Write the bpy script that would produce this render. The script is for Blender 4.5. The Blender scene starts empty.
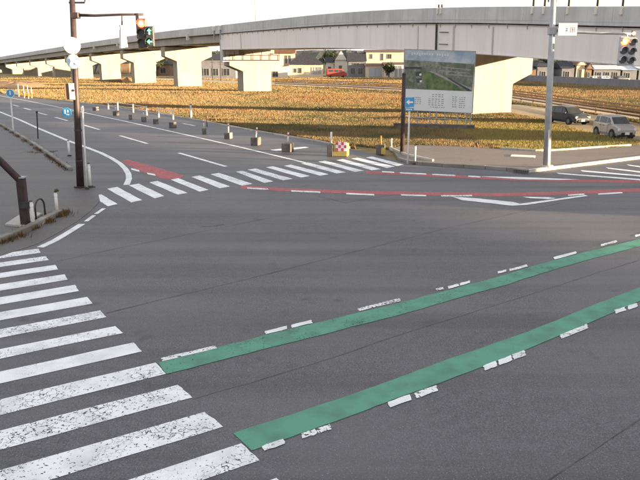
import bpy, bmesh, math, random
import numpy as np
from mathutils import Vector, Matrix
random.seed(7); RNG = np.random.default_rng(7)
R = math.radians
scene = bpy.context.scene
col = scene.collection

# ------------------------------------------------------------------ camera
FPX = 690.0; HC = 5.0; PIT = math.atan(177.0 / FPX); CP, SP = math.cos(PIT), math.sin(PIT)
cd = bpy.data.cameras.new('camera'); cam = bpy.data.objects.new('camera', cd); col.objects.link(cam)
cd.sensor_width = 36.0; cd.lens = 36.0 * FPX / 640.0; cd.clip_start = 0.1; cd.clip_end = 6000
cam.location = (0, 0, HC); cam.rotation_euler = (math.pi / 2 - PIT, 0, 0)
scene.camera = cam

# ------------------------------------------------------------------ light
SUN_AZ = math.atan2(0.966, -0.258)       # clockwise from +Y
SUN_EL = R(4.7)
world = bpy.data.worlds.new('World'); scene.world = world; world.use_nodes = True
wn = world.node_tree; wn.nodes.clear()
wo = wn.nodes.new('ShaderNodeOutputWorld'); wb = wn.nodes.new('ShaderNodeBackground'); ws = wn.nodes.new('ShaderNodeTexSky')
ws.sky_type = 'NISHITA'; ws.sun_disc = False; ws.sun_elevation = SUN_EL; ws.sun_rotation = SUN_AZ
ws.air_density = 1.0; ws.dust_density = 1.0; ws.ozone_density = 1.0; ws.altitude = 0
wb.inputs['Strength'].default_value = 0.10
# thin even veil of bright morning haze over the whole sky
wm = wn.nodes.new('ShaderNodeMix'); wm.data_type = 'RGBA'; wm.inputs[0].default_value = 0.90; wm.inputs[7].default_value = (2.06, 2.05, 2.10, 1)
wn.links.new(ws.outputs[0], wm.inputs[6]); wn.links.new(wm.outputs[2], wb.inputs[0]); wn.links.new(wb.outputs[0], wo.inputs[0])
sl = bpy.data.lights.new('sun', 'SUN'); sl.energy = 5.0; sl.angle = R(0.5); sl.color = (1.0, 0.75, 0.46)
so = bpy.data.objects.new('sun', sl); col.objects.link(so)
sdir = Vector((math.sin(SUN_AZ) * math.cos(SUN_EL), math.cos(SUN_AZ) * math.cos(SUN_EL), math.sin(SUN_EL)))
so.rotation_euler = sdir.to_track_quat('Z', 'Y').to_euler(); so.location = (60, -30, 40)
vs = scene.view_settings
vs.view_transform = 'Standard'; vs.look = 'None'; vs.gamma = 1.0; vs.exposure = 2.42; vs.use_curve_mapping = False

# ------------------------------------------------------------------ pixel -> place
def ray(px, py):
    x = (px - 320) / FPX; y = -(py - 240) / FPX
    return (x, CP + y * SP, -SP + y * CP)
def gp(px, py, z=0.0):                       # pixel -> point on the level z
    r = ray(px, py); t = (z - HC) / r[2]
    return Vector((r[0] * t, r[1] * t, z))
def at(px, py, Y):                           # pixel -> point at the depth of something standing at Y
    r = ray(px, py); t = Y / r[1]
    return Vector((r[0] * t, Y, HC + r[2] * t))

# ------------------------------------------------------------------ materials
def mat(name, c, rough=0.8, c2=None, scale=3.0, detail=6, bump=0.0, bscale=40.0, metal=0.0, spec=0.3, c3=None, scale3=0.4, amt3=0.5, rnd=0.0, lo=0.35, hi=0.65, streak=None):
    m = bpy.data.materials.new(name); m.use_nodes = True
    nt = m.node_tree; n = nt.nodes; b = n['Principled BSDF']
    b.inputs['Roughness'].default_value = rough; b.inputs['Metallic'].default_value = metal
    b.inputs['Specular IOR Level'].default_value = spec
    tc = n.new('ShaderNodeTexCoord')
    src = None
    def rgb(cc):
        q = n.new('ShaderNodeRGB'); q.outputs[0].default_value = (*cc, 1); return q.outputs[0]
    src = rgb(c)
    def blend(src, cc, sc, amt, dt):
        no = n.new('ShaderNodeTexNoise'); no.inputs['Scale'].default_value = sc; no.inputs['Detail'].default_value = dt
        nt.links.new(tc.outputs['Object'], no.inputs['Vector'])
        rp = n.new('ShaderNodeMapRange'); rp.inputs[1].default_value = lo; rp.inputs[2].default_value = hi; rp.inputs[4].default_value = amt
        nt.links.new(no.outputs[0], rp.inputs[0])
        mx = n.new('ShaderNodeMix'); mx.data_type = 'RGBA'
        nt.links.new(rp.outputs[0], mx.inputs[0]); nt.links.new(src, mx.inputs[6]); nt.links.new(rgb(cc), mx.inputs[7])
        return mx.outputs[2]
    if c2: src = blend(src, c2, scale, 1.0, detail)
    if c3: src = blend(src, c3, scale3, amt3, 3)
    if streak:
        mp = n.new('ShaderNodeMapping'); mp.inputs['Scale'].default_value = (1.6, 1.6, .07); nt.links.new(tc.outputs['Object'], mp.inputs['Vector'])
        no = n.new('ShaderNodeTexNoise'); no.inputs['Scale'].default_value = 1.0; no.inputs['Detail'].default_value = 6; no.inputs['Roughness'].default_value = .65; nt.links.new(mp.outputs[0], no.inputs['Vector'])
        rp = n.new('ShaderNodeMapRange'); rp.inputs[1].default_value = .48; rp.inputs[2].default_value = .72; rp.inputs[4].default_value = .75; nt.links.new(no.outputs[0], rp.inputs[0])
        mx = n.new('ShaderNodeMix'); mx.data_type = 'RGBA'; nt.links.new(rp.outputs[0], mx.inputs[0]); nt.links.new(src, mx.inputs[6]); nt.links.new(rgb(streak), mx.inputs[7]); src = mx.outputs[2]
    if rnd:
        oi = n.new('ShaderNodeObjectInfo'); hs = n.new('ShaderNodeHueSaturation')
        mr = n.new('ShaderNodeMapRange'); mr.inputs[3].default_value = 1 - rnd; mr.inputs[4].default_value = 1 + rnd
        nt.links.new(oi.outputs['Random'], mr.inputs[0]); nt.links.new(mr.outputs[0], hs.inputs['Value'])
        nt.links.new(src, hs.inputs['Color']); src = hs.outputs[0]
    nt.links.new(src, b.inputs['Base Color'])
    if bump:
        no = n.new('ShaderNodeTexNoise'); no.inputs['Scale'].default_value = bscale; no.inputs['Detail'].default_value = 4
        nt.links.new(tc.outputs['Object'], no.inputs['Vector'])
        bp = n.new('ShaderNodeBump'); bp.inputs['Strength'].default_value = bump; bp.inputs['Distance'].default_value = 0.02
        nt.links.new(no.outputs[0], bp.inputs['Height']); nt.links.new(bp.outputs[0], b.inputs['Normal'])
    return m

def paint(name, c, dirt, wear=0.12, crack=0.5, crack_scale=9.0):
    """road paint with cracks and worn holes that let the asphalt below show"""
    m = bpy.data.materials.new(name); m.use_nodes = True
    nt = m.node_tree; n = nt.nodes; L = nt.links; b = n['Principled BSDF']; out = n['Material Output']
    b.inputs['Roughness'].default_value = 0.75; b.inputs['Specular IOR Level'].default_value = 0.2
    tc = n.new('ShaderNodeTexCoord'); oi = n.new('ShaderNodeObjectInfo')
    n1 = n.new('ShaderNodeTexNoise'); n1.inputs['Scale'].default_value = 2.2; n1.inputs['Detail'].default_value = 8
    L.new(tc.outputs['Object'], n1.inputs['Vector'])
    mx = n.new('ShaderNodeMix'); mx.data_type = 'RGBA'; mx.inputs[6].default_value = (*c, 1); mx.inputs[7].default_value = (*dirt, 1)
    mr = n.new('ShaderNodeMapRange'); mr.inputs[1].default_value = .42; mr.inputs[2].default_value = .75; L.new(n1.outputs[0], mr.inputs[0]); L.new(mr.outputs[0], mx.inputs[0])
    L.new(mx.outputs[2], b.inputs['Base Color'])
    # cracks: distance to voronoi edge, warped
    wn_ = n.new('ShaderNodeTexNoise'); wn_.inputs['Scale'].default_value = 6; wn_.inputs['Detail'].default_value = 3
    L.new(tc.outputs['Object'], wn_.inputs['Vector'])
    va = n.new('ShaderNodeVectorMath'); va.operation = 'MULTIPLY_ADD'; va.inputs[1].default_value = (.30, .30, .30)
    L.new(wn_.outputs[1], va.inputs[0]); L.new(tc.outputs['Object'], va.inputs[2])
    vo = n.new('ShaderNodeTexVoronoi'); vo.feature = 'DISTANCE_TO_EDGE'; vo.inputs['Scale'].default_value = crack_scale
    L.new(va.outputs[0], vo.inputs['Vector'])
    # where the cracks are open
    n2 = n.new('ShaderNodeTexNoise'); n2.inputs['Scale'].default_value = 1.3; n2.inputs['Detail'].default_value = 5
    L.new(tc.outputs['Object'], n2.inputs['Vector'])
    w = n.new('ShaderNodeMapRange'); w.inputs[1].default_value = .45; w.inputs[2].default_value = .75; w.inputs[3].default_value = 0.0; w.inputs[4].default_value = 0.055 * crack
    L.new(n2.outputs[0], w.inputs[0])
    ow = n.new('ShaderNodeMapRange'); ow.inputs[3].default_value = .25; ow.inputs[4].default_value = 1.5; L.new(oi.outputs['Random'], ow.inputs[0])
    wm = n.new('ShaderNodeMath'); wm.operation = 'MULTIPLY'; L.new(w.outputs[0], wm.inputs[0]); L.new(ow.outputs[0], wm.inputs[1])
    lt = n.new('ShaderNodeMath'); lt.operation = 'LESS_THAN'; L.new(vo.outputs[0], lt.inputs[0]); L.new(wm.outputs[0], lt.inputs[1])
    n3 = n.new('ShaderNodeTexNoise'); n3.inputs['Scale'].default_value = 16; n3.inputs['Detail'].default_value = 6; n3.inputs['Roughness'].default_value = .7
    L.new(tc.outputs['Object'], n3.inputs['Vector'])
    th = n.new('ShaderNodeMath'); th.operation = 'MULTIPLY_ADD'; th.inputs[1].default_value = wear; th.inputs[2].default_value = .30; L.new(ow.outputs[0], th.inputs[0])
    lt2 = n.new('ShaderNodeMath'); lt2.operation = 'LESS_THAN'; L.new(n3.outputs[0], lt2.inputs[0]); L.new(th.outputs[0], lt2.inputs[1])
    mxm = n.new('ShaderNodeMath'); mxm.operation = 'MAXIMUM'; L.new(lt.outputs[0], mxm.inputs[0]); L.new(lt2.outputs[0], mxm.inputs[1])
    tr = n.new('ShaderNodeBsdfTransparent'); ms = n.new('ShaderNodeMixShader')
    L.new(mxm.outputs[0], ms.inputs[0]); L.new(b.outputs[0], ms.inputs[1]); L.new(tr.outputs[0], ms.inputs[2]); L.new(ms.outputs[0], out.inputs[0])
    return m

def glow(name, c, s):
    m = bpy.data.materials.new(name); m.use_nodes = True
    b = m.node_tree.nodes['Principled BSDF']; b.inputs['Base Color'].default_value = (*c, 1)
    b.inputs['Emission Color'].default_value = (*c, 1); b.inputs['Emission Strength'].default_value = s
    return m

def asphalt(name, c, c2, patch):
    m = bpy.data.materials.new(name); m.use_nodes = True
    nt = m.node_tree; n = nt.nodes; L = nt.links; b = n['Principled BSDF']
    b.inputs['Roughness'].default_value = 0.62; b.inputs['Specular IOR Level'].default_value = 0.5
    tc = n.new('ShaderNodeTexCoord')
    def noise(s, d, rough=.5, vec=None):
        q = n.new('ShaderNodeTexNoise'); q.inputs['Scale'].default_value = s; q.inputs['Detail'].default_value = d; q.inputs['Roughness'].default_value = rough
        L.new(vec or tc.outputs['Object'], q.inputs['Vector']); return q.outputs[0]
    def rng(v, a, b_, c_=0., d_=1.):
        q = n.new('ShaderNodeMapRange'); q.inputs[1].default_value = a; q.inputs[2].default_value = b_; q.inputs[3].default_value = c_; q.inputs[4].default_value = d_
        L.new(v, q.inputs[0]); return q.outputs[0]
    def mix(f, a, bb):
        q = n.new('ShaderNodeMix'); q.data_type = 'RGBA'; L.new(f, q.inputs[0])
        for s, v in ((6, a), (7, bb)):
            if isinstance(v, tuple): q.inputs[s].default_value = (*v, 1)
            else: L.new(v, q.inputs[s])
        return q.outputs[2]
    base = mix(rng(noise(26, 6, .82), .38, .62), tuple(x * .8 for x in c), tuple(x * 1.12 for x in c2))
    mott = noise(5.0, 5, .65); base = mix(rng(mott, .42, .68, 0, .38), base, tuple(x * .62 for x in c))
    big = mix(rng(noise(.20, 5), .40, .62, 0, .75), base, patch)
    # wheel-track streaks along the main road (33 deg)
    mp = n.new('ShaderNodeMapping'); mp.inputs['Rotation'].default_value = (0, 0, R(-33)); mp.inputs['Scale'].default_value = (.05, .9, 1)
    L.new(tc.outputs['Object'], mp.inputs['Vector'])
    st = mix(rng(noise(1.0, 3, .5, mp.outputs[0]), .45, .66, 0, .5), big, tuple(x * .75 for x in c))
    sp = mix(rng(noise(48, 3), .62, .70, 0, .75), st, tuple(min(1, x * 2.6) for x in c2))
    # stains
    oil = mix(rng(noise(1.1, 6, .6), .62, .72, 0, .6), sp, tuple(x * .5 for x in c))
    L.new(oil, b.inputs['Base Color'])
    bp = n.new('ShaderNodeBump'); bp.inputs['Strength'].default_value = .5; bp.inputs['Distance'].default_value = .01
    L.new(noise(70, 3), bp.inputs['Height']); L.new(bp.outputs[0], b.inputs['Normal'])
    return m

M = {}
M['asphalt'] = asphalt('asphalt', (.042, .042, .049), (.126, .124, .138), (.108, .106, .117))
M['pave'] = asphalt('pavement_asphalt', (.060, .055, .056), (.115, .108, .108), (.098, .092, .091))
M['pave2'] = asphalt('brown_pavement_asphalt', (.14, .115, .098), (.20, .165, .14), (.18, .148, .125))
M['white'] = paint('white_road_paint', (.76, .78, .80), (.56, .58, .59), .075, .75, 7)
M['white_clean'] = paint('white_line_paint', (.72, .74, .75), (.52, .54, .55), .04, .4)
M['white_worn'] = paint('worn_white_paint', (.74, .76, .77), (.55, .57, .58), .11, 1.2, 14)
M['green'] = paint('green_road_paint', (.105, .285, .205), (.085, .19, .145), .05, .4, 6)
M['red'] = paint('red_road_paint', (.50, .145, .155), (.36, .14, .145), .12, .6)
M['tar'] = mat('tar', (.045, .043, .046), .8, (.095, .090, .094), 4)
M['soil'] = mat('field_soil', (.16, .12, .06), .95, (.29, .20, .09), 1.3, 8, .6, 12, c3=(.10, .11, .045), scale3=.09, amt3=.8)
M['weed'] = mat('dry_weed', (.12, .085, .045), .95, (.20, .13, .06), 6)
M['concrete'] = mat('concrete', (.40, .385, .36), .9, (.47, .45, .42), .8, 6, .15, 30, c3=(.30, .29, .275), scale3=.25, amt3=.5)
M['pier'] = mat('pier_concrete', (.345, .315, .26), .9, (.39, .355, .295), .5, 6, .1, 20, c3=(.29, .265, .22), scale3=.18, amt3=.5, streak=(.26, .23, .185))
M['parapet'] = mat('parapet_concrete', (.53, .535, .54), .9, (.60, .605, .61), .9, 8, .12, 20, c3=(.44, .445, .45), scale3=.3, amt3=.6, rnd=.05, streak=(.36, .365, .365))
M['girder'] = mat('girder_paint', (.84, .80, .785), .55, (.86, .82, .805), .35, 5, 0, c3=(.74, .69, .68), scale3=.12, amt3=.5, streak=(.72, .665, .65))
M['girder_dark'] = mat('girder_stiffener', (.46, .43, .42), .6, (.52, .49, .48), 1)
M['kerb'] = mat('kerb_concrete', (.42, .40, .36), .9, (.52, .49, .43), 2.5, 6, .3, 25, c3=(.25, .23, .19), scale3=.6, amt3=.6, rnd=.1)
M['kerb_grey'] = mat('kerb_shaded_worn', (.22, .215, .205), .9, (.30, .29, .27), 2.5, 6, .3, 25, c3=(.14, .12, .09), scale3=.7, amt3=.7, rnd=.1)  # worn patches; the darker grey also carries the shade on the kerbs
M['steel'] = mat('galvanised_steel', (.33, .34, .35), .5, (.40, .41, .42), 3, 5, metal=.35)
M['brown'] = mat('brown_painted_steel', (.038, .027, .029), .5, (.062, .040, .039), 5, 5)
M['dark'] = mat('dark_metal', (.035, .035, .037), .5, (.06, .06, .06), 5)
M['black'] = mat('black_rubber', (.022, .022, .023), .8, (.035, .035, .035), 5)
M['postwhite'] = mat('white_post', (.74, .74, .72), .5, (.62, .61, .58), 3, 5)
M['signwhite'] = mat('white_sign_sheet', (.82, .83, .84), .4, (.78, .79, .80), 3)
M['signblue'] = mat('blue_sign_sheet', (.07, .30, .56), .4, (.09, .34, .60), 3)
M['signpale'] = mat('pale_blue_print', (.45, .66, .82), .4, (.55, .73, .86), 6)  # pale blue of a sign face and symbols
M['housing'] = mat('signal_housing_brown', (.13, .085, .065), .5, (.16, .105, .08), 4)
M['housing_grey'] = mat('signal_housing_grey', (.42, .43, .45), .5, (.47, .48, .50), 4)
M['lens'] = mat('dark_lens', (.06, .075, .085), .25, (.08, .09, .10), 12)
M['redlamp'] = glow('red_lamp', (1.0, .06, .025), 2.2)
M['orangelamp'] = glow('red_lamp_led', (1.0, .13, .03), 2.0)
M['hotlamp'] = glow('lamp_core', (1.0, .62, .42), 1.6)
M['greenlamp'] = glow('green_arrow_lamp', (.12, .75, .30), 1.0)
M['print_black'] = mat('print_dark', (.06, .06, .065), .6, (.10, .10, .10), 8)
M['print_grey'] = mat('print_grey', (.25, .26, .28), .6, (.32, .33, .34), 8)
M['print_white'] = mat('print_white', (.76, .77, .79), .5, (.72, .73, .75), 2)
M['print_sky'] = mat('print_sky', (.26, .34, .43), .5, (.48, .53, .58), 1.3)
M['print_land'] = mat('print_land', (.14, .15, .12), .5, (.33, .33, .28), 4.5, 12, c3=(.10, .13, .09), scale3=1.6, amt3=.9)
M['print_green'] = mat('print_green', (.06, .12, .06), .5, (.20, .23, .09), 2.6, 10)
M['print_road'] = mat('print_road', (.36, .36, .36), .5, (.28, .28, .28), 5)
M['print_block'] = mat('print_block', (.045, .05, .065), .5, (.09, .09, .10), 5)
M['yellow'] = mat('yellow_paint', (.52, .40, .10), .7, (.42, .33, .12), 5)
M['magenta'] = mat('red_check_sheet', (.50, .07, .13), .5, (.42, .08, .12), 5)
M['block'] = mat('concrete_block', (.15, .135, .13), .95, (.21, .19, .18), 5, 6, .4, 30, c3=(.07, .06, .058), scale3=2, amt3=.7, rnd=.15)
M['glass'] = mat('window_glass', (.035, .042, .05), .12, (.05, .06, .07), 1.2, spec=.6)
M['tyre'] = mat('tyre', (.02, .02, .02), .9, (.03, .03, .03), 9)
M['rim'] = mat('wheel_rim', (.20, .20, .205), .4, (.15, .15, .155), 5, metal=.5)
M['silver'] = mat('silver_car_paint', (.40, .375, .36), .32, (.43, .405, .39), 2, metal=.25, spec=.5)
M['navy'] = mat('dark_car_paint', (.035, .045, .06), .3, (.045, .055, .07), 2, spec=.5)
M['carwhite'] = mat('white_car_paint', (.70, .70, .69), .35, (.66, .66, .65), 2, spec=.5)
M['carred'] = mat('red_car_paint', (.34, .05, .035), .45, (.28, .045, .035), 2, spec=.5)
M['headlight'] = mat('headlight_glass', (.75, .75, .73), .2, (.65, .65, .63), 5, spec=.6)
M['taillight'] = mat('taillight_glass', (.40, .03, .03), .25, (.35, .03, .03), 5)
M['plate'] = mat('number_plate', (.72, .72, .66), .5, (.68, .68, .62), 5)
M['cream'] = mat('cream_render', (.62, .54, .40), .9, (.66, .58, .44), .6, c3=(.54, .47, .36), scale3=.2)
M['hwhite'] = mat('white_render', (.70, .67, .60), .9, (.74, .71, .64), .6, c3=(.60, .57, .52), scale3=.2)
M['hgrey'] = mat('grey_siding', (.17, .175, .20), .9, (.21, .215, .24), .6)
M['hbrown'] = mat('brown_siding', (.20, .13, .085), .9, (.25, .165, .11), .6)
M['roofdark'] = mat('dark_roof_tiles', (.028, .029, .038), .8, (.045, .046, .055), 1.5)
M['roofbrown'] = mat('brown_roof_tiles', (.12, .065, .05), .7, (.16, .085, .06), 1.5)
M['frame'] = mat('window_frame', (.30, .29, .28), .6, (.34, .33, .32), 3)
M['shutter'] = mat('grey_shutter', (.34, .37, .41), .6, (.40, .42, .46), 2)
M['bark'] = mat('bark', (.09, .06, .045), .95, (.13, .09, .06), 8, 5, .5, 20)
M['leaf'] = mat('dark_foliage', (.030, .045, .022), .9, (.060, .075, .032), .9, rnd=.2)
M['hill'] = mat('wooded_hill', (.050, .060, .062), .95, (.080, .085, .080), .06, 8)
M['gravel'] = mat('pale_gravel_road', (.36, .29, .20), .95, (.42, .34, .24), .8, 8, .3, 20)
M['rail'] = mat('weathered_guard_rail', (.16, .10, .07), .8, (.22, .14, .10), 2)
M['orange'] = mat('orange_plastic', (.60, .20, .05), .7, (.52, .16, .045), 4)
M['earth'] = mat('bare_earth', (.36, .20, .09), .95, (.44, .27, .13), .8, 8, .6, 4)
M['hedge'] = mat('dark_hedge', (.040, .048, .048), .95, (.07, .08, .075), .5)
M['roof_pale'] = mat('pale_metal_roof', (.42, .46, .52), .5, (.50, .53, .58), .5)
M['manhole'] = mat('cast_iron', (.10, .095, .09), .6, (.16, .15, .14), 12, 5, .4, 60)

# ------------------------------------------------------------------ mesh helpers
class MB:
    def __init__(s): s.v = []; s.f = []
    def box(s, c, d, rz=0.0, rx=0.0):
        c = Vector(c); mt = Matrix.Rotation(rz, 3, 'Z') @ Matrix.Rotation(rx, 3, 'X')
        b = len(s.v)
        for x in (-.5, .5):
            for y in (-.5, .5):
                for z in (-.5, .5):
                    s.v.append(c + mt @ Vector((x * d[0], y * d[1], z * d[2])))
        for q in ((0, 1, 3, 2), (4, 6, 7, 5), (0, 4, 5, 1), (2, 3, 7, 6), (0, 2, 6, 4), (1, 5, 7, 3)):
            s.f.append([b + i for i in q])
        return s
    def poly(s, pts):
        b = len(s.v); s.v += [Vector(p) for p in pts]; s.f.append(list(range(b, b + len(pts)))); return s
    def prism(s, pts, h):
        """closed polygon pts (3d) extruded by vector h"""
        b = len(s.v); k = len(pts); h = Vector(h)
        s.v += [Vector(p) for p in pts] + [Vector(p) + h for p in pts]
        s.f.append(list(range(b + k - 1, b - 1, -1))); s.f.append(list(range(b + k, b + 2 * k)))
        for i in range(k):
            j = (i + 1) % k; s.f.append([b + i, b + j, b + k + j, b + k + i])
        return s
    def tube(s, pts, r, n=10, cap=True):
        pts = [Vector(p) for p in pts]; rr = r if isinstance(r, (list, tuple)) else [r] * len(pts)
        b = len(s.v); k = len(pts); pu = None
        for i, p in enumerate(pts):
            t = (pts[min(i + 1, k - 1)] - pts[max(i - 1, 0)]).normalized()
            if pu is None:
                u = t.cross(Vector((0, 0, 1)))
                if u.length < 1e-3: u = Vector((1, 0, 0))
            else: u = pu - t * pu.dot(t)
            u.normalize(); pu = u; w = t.cross(u)
            for j in range(n):
                a = 2 * math.pi * j / n; s.v.append(p + (u * math.cos(a) + w * math.sin(a)) * rr[i])
        for i in range(k - 1):
            for j in range(n):
                s.f.append([b + i * n + j, b + i * n + (j + 1) % n, b + (i + 1) * n + (j + 1) % n, b + (i + 1) * n + j])
        if cap:
            s.f.append([b + j for j in range(n)][::-1]); s.f.append([b + (k - 1) * n + j for j in range(n)])
        return s
    def disc(s, c, nrm, r, t=0.02, n=24):
        nrm = Vector(nrm).normalized(); c = Vector(c)
        return s.tube([c - nrm * t / 2, c + nrm * t / 2], r, n)
    def build(s, name, m, parent=None, smooth=False, bevel=0.0):
        me = bpy.data.meshes.new(name); me.from_pydata([tuple(v) for v in s.v], [], s.f)
        bm = bmesh.new(); bm.from_mesh(me); bmesh.ops.recalc_face_normals(bm, faces=bm.faces)
        if bevel: bmesh.ops.bevel(bm, geom=[e for e in bm.edges if len(e.link_faces) == 2 and e.calc_face_angle() > .5], offset=bevel, segments=1, affect='EDGES')
        bm.to_mesh(me); bm.free()
        me.materials.append(M[m] if isinstance(m, str) else m)
        if smooth:
            for p in me.polygons: p.use_smooth = len(p.vertices) == 4
        o = bpy.data.objects.new(name, me); col.objects.link(o)
        if parent:
            o.parent = parent; o.matrix_parent_inverse = Matrix.Translation(-parent.location) if parent.type == 'EMPTY' and parent.rotation_euler.z == 0 else parent.matrix_basis.inverted()
        return o

def tag(o, label=None, cat=None, group=None, kind=None):
    if label: o['label'] = label
    if cat: o['category'] = cat
    if group: o['group'] = group
    if kind: o['kind'] = kind
    return o
def empty(name, loc, label, cat, group=None):
    o = bpy.data.objects.new(name, None); col.objects.link(o); o.location = loc; o.empty_display_size = .3
    return tag(o, label, cat, group)
def copy_thing(root, loc, rz, label, group=None):
    """copy of a thing built at the origin, with its parts and sub-parts"""
    r = root.copy(); col.objects.link(r); r.location = loc; r.rotation_euler = (0, 0, rz); r['label'] = label
    if group: r['group'] = group
    for ch in list(root.children):
        c = ch.copy(); col.objects.link(c); c.parent = r
        for g in list(ch.children):
            d = g.copy(); col.objects.link(d); d.parent = c
    return r
def sheet(name, pts, z, m, parent=None, thick=0.0):
    mb = MB(); P = [Vector((p[0], p[1], z)) for p in pts]
    me = bpy.data.meshes.new(name); bm = bmesh.new()
    vs_ = [bm.verts.new(p) for p in P]; f = bm.faces.new(vs_)
    if f.normal.z < 0: f.normal_flip()
    bm.normal_update()
    if f.normal.z < 0: f.normal_flip()
    if thick:
        r = bmesh.ops.extrude_face_region(bm, geom=[f]); bmesh.ops.translate(bm, verts=[v for v in r['geom'] if isinstance(v, bmesh.types.BMVert)], vec=(0, 0, -thick))
        bmesh.ops.recalc_face_normals(bm, faces=bm.faces)
    bmesh.ops.triangulate(bm, faces=bm.faces[:])
    bm.to_mesh(me); bm.free(); me.materials.append(M[m] if isinstance(m, str) else m)
    o = bpy.data.objects.new(name, me); col.objects.link(o)
    if parent: o.parent = parent
    return o

# ================================================================== THE SETTING
U1 = Vector((math.cos(R(33)), math.sin(R(33)), 0)); U2 = Vector((-U1.y, U1.x, 0))
def uq(u, q): return U1 * u + U2 * q
# ground out to the horizon
tag(sheet('ground', [(-2500, -600), (2500, -600), (2500, 4000), (-2500, 4000)], -0.06, 'soil'), kind='structure')

left_kerb_px = [(0, 122), (40, 145), (78, 170)]
right_edge_px = [(527, 173), (505, 170.5), (480, 168.5), (440, 166.5), (412, 164.5), (398, 160.5), (378, 155), (350, 148.5), (320, 142.5), (260, 132.5), (200, 121), (160, 114.3), (100, 105.5), (60, 100.7), (28, 97.2)]
redge = [gp(*p) for p in right_edge_px]
far_dir = (gp(28, 97.2) - gp(160, 114.3)).normalized()
rfar = redge[-1] + far_dir * 330
lk = [gp(*p) for p in left_kerb_px]
ldir = (lk[0] - lk[2]).normalized()
lfar = lk[0] + ldir * 380
corner = [gp(*p) for p in [(92, 184), (98, 193), (100, 201), (92, 210), (78, 221), (60, 232), (38, 244), (0, 256.5)]]
wl = corner[-1] - U1 * 110
road_pts = [uq(-110, 1.5), uq(160, 1.5), redge[0] + U1 * 150] + redge + [rfar, lfar] + lk + corner + [wl]
road = tag(sheet('road', road_pts, 0.0, 'asphalt', thick=.12), kind='structure')
pav = tag(sheet('pavement', [wl] + corner[::-1] + lk[::-1] + [lfar, lfar + Vector((-9, -4, 0)), lk[0] + Vector((-14, -6, 0)), wl + U2 * 14], 0.012, 'pave', thick=.1), kind='structure')
# near pavement below the camera
tag(sheet('pavement', [uq(-110, 1.3), uq(160, 1.3), uq(160, -6), uq(-110, -6)], 0.10, 'pave', thick=.2), kind='structure')
# brown pavement on the far right corner, raised behind the kerb
grass_edge_px = [(640, 146), (620, 149), (600, 149.5), (565, 152), (540, 153.5), (500, 150.5), (460, 148), (430, 147), (404, 146.5)]
ge = [gp(*p) for p in grass_edge_px]
ge_far = ge[0] + U1 * 30
inner = [redge[0] + U1 * 150 + U2 * .17] + [redge[0] + U2 * .17 + U1 * .1] + [p + Vector((.02, .17, 0)) for p in redge[1:6]]
pav_r = tag(sheet('pavement', inner + [gp(392, 150)] + ge[::-1] + [redge[0] + U1 * 150 + U2 * 5], 0.10, 'pave2', thick=.16), kind='structure')
# access road where the cars are parked
acc = [gp(*p) for p in [(470, 103), (520, 104.5), (580, 112), (660, 127), (760, 150), (760, 178), (645, 142), (600, 136), (545, 120.5), (500, 112), (470, 108)]]
tag(sheet('access_road', acc, -0.02, 'gravel', thick=.1), kind='structure')
# country road beyond the field
g1 = [(150, 77.5), (275, 82.2), (340, 84.6), (400, 87.6), (510, 95.0), (640, 114.0), (700, 124)]
g2 = [(150, 79.2), (275, 85.2), (340, 88.2), (400, 91.4), (510, 100.2), (640, 121.0), (700, 132)]
G1 = [gp(*p) for p in g1]; G2 = [gp(*p) for p in g2]
tag(sheet('country_road', G1 + G2[::-1], -0.015, 'gravel', thick=.1), kind='structure')

# ------------------------------------------------------------------ markings (parts of the road)
def mark(name, px, z, m): return sheet(name, [gp(*p) for p in px], z, m, road)
UR = [(38.7, 248.7), (45.7, 256.2), (55, 265), (64.2, 274.5), (75, 285), (87.5, 297), (100.5, 310.5), (115.7, 326.2), (133.5, 342.7), (155, 363), (178, 385), (205, 412), (241, 443.7)]
LR = [(40.7, 253), (48.7, 260.2), (58.2, 269.5), (67.7, 280), (79, 291.2), (92.5, 303.7), (106.7, 317.5), (123, 333.2), (142, 351.5), (166.2, 374.2), (192, 397.5), (223, 427), (259.5, 460.7)]
def ragged(a, b, c, d, amp=.02):
    """quad a-b-c-d (right end b-c) with slightly uneven ends"""
    pts = []
    for p, q in ((a, b), (b, c), (c, d), (d, a)):
        k = 6 if (p - q).length > 1.2 else 4
        nrm = Vector((-(q - p).y, (q - p).x, 0)).normalized()
        for i in range(k):
            pts.append(p.lerp(q, i / k) + nrm * random.uniform(-amp, amp))
    return pts
for a, b in zip(UR, LR):
    A, B = gp(*a), gp(*b); ln = 4.3
    sheet('crossing_stripe', ragged(A - U1 * ln, A, B, B - U1 * ln, .012), .006, 'white', road)
A, B = gp(277, 478), gp(298, 499)
sheet('crossing_stripe', ragged(A - U1 * 4.3, A, B, B - U1 * 4.3, .012), .006, 'white', road)
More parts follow.
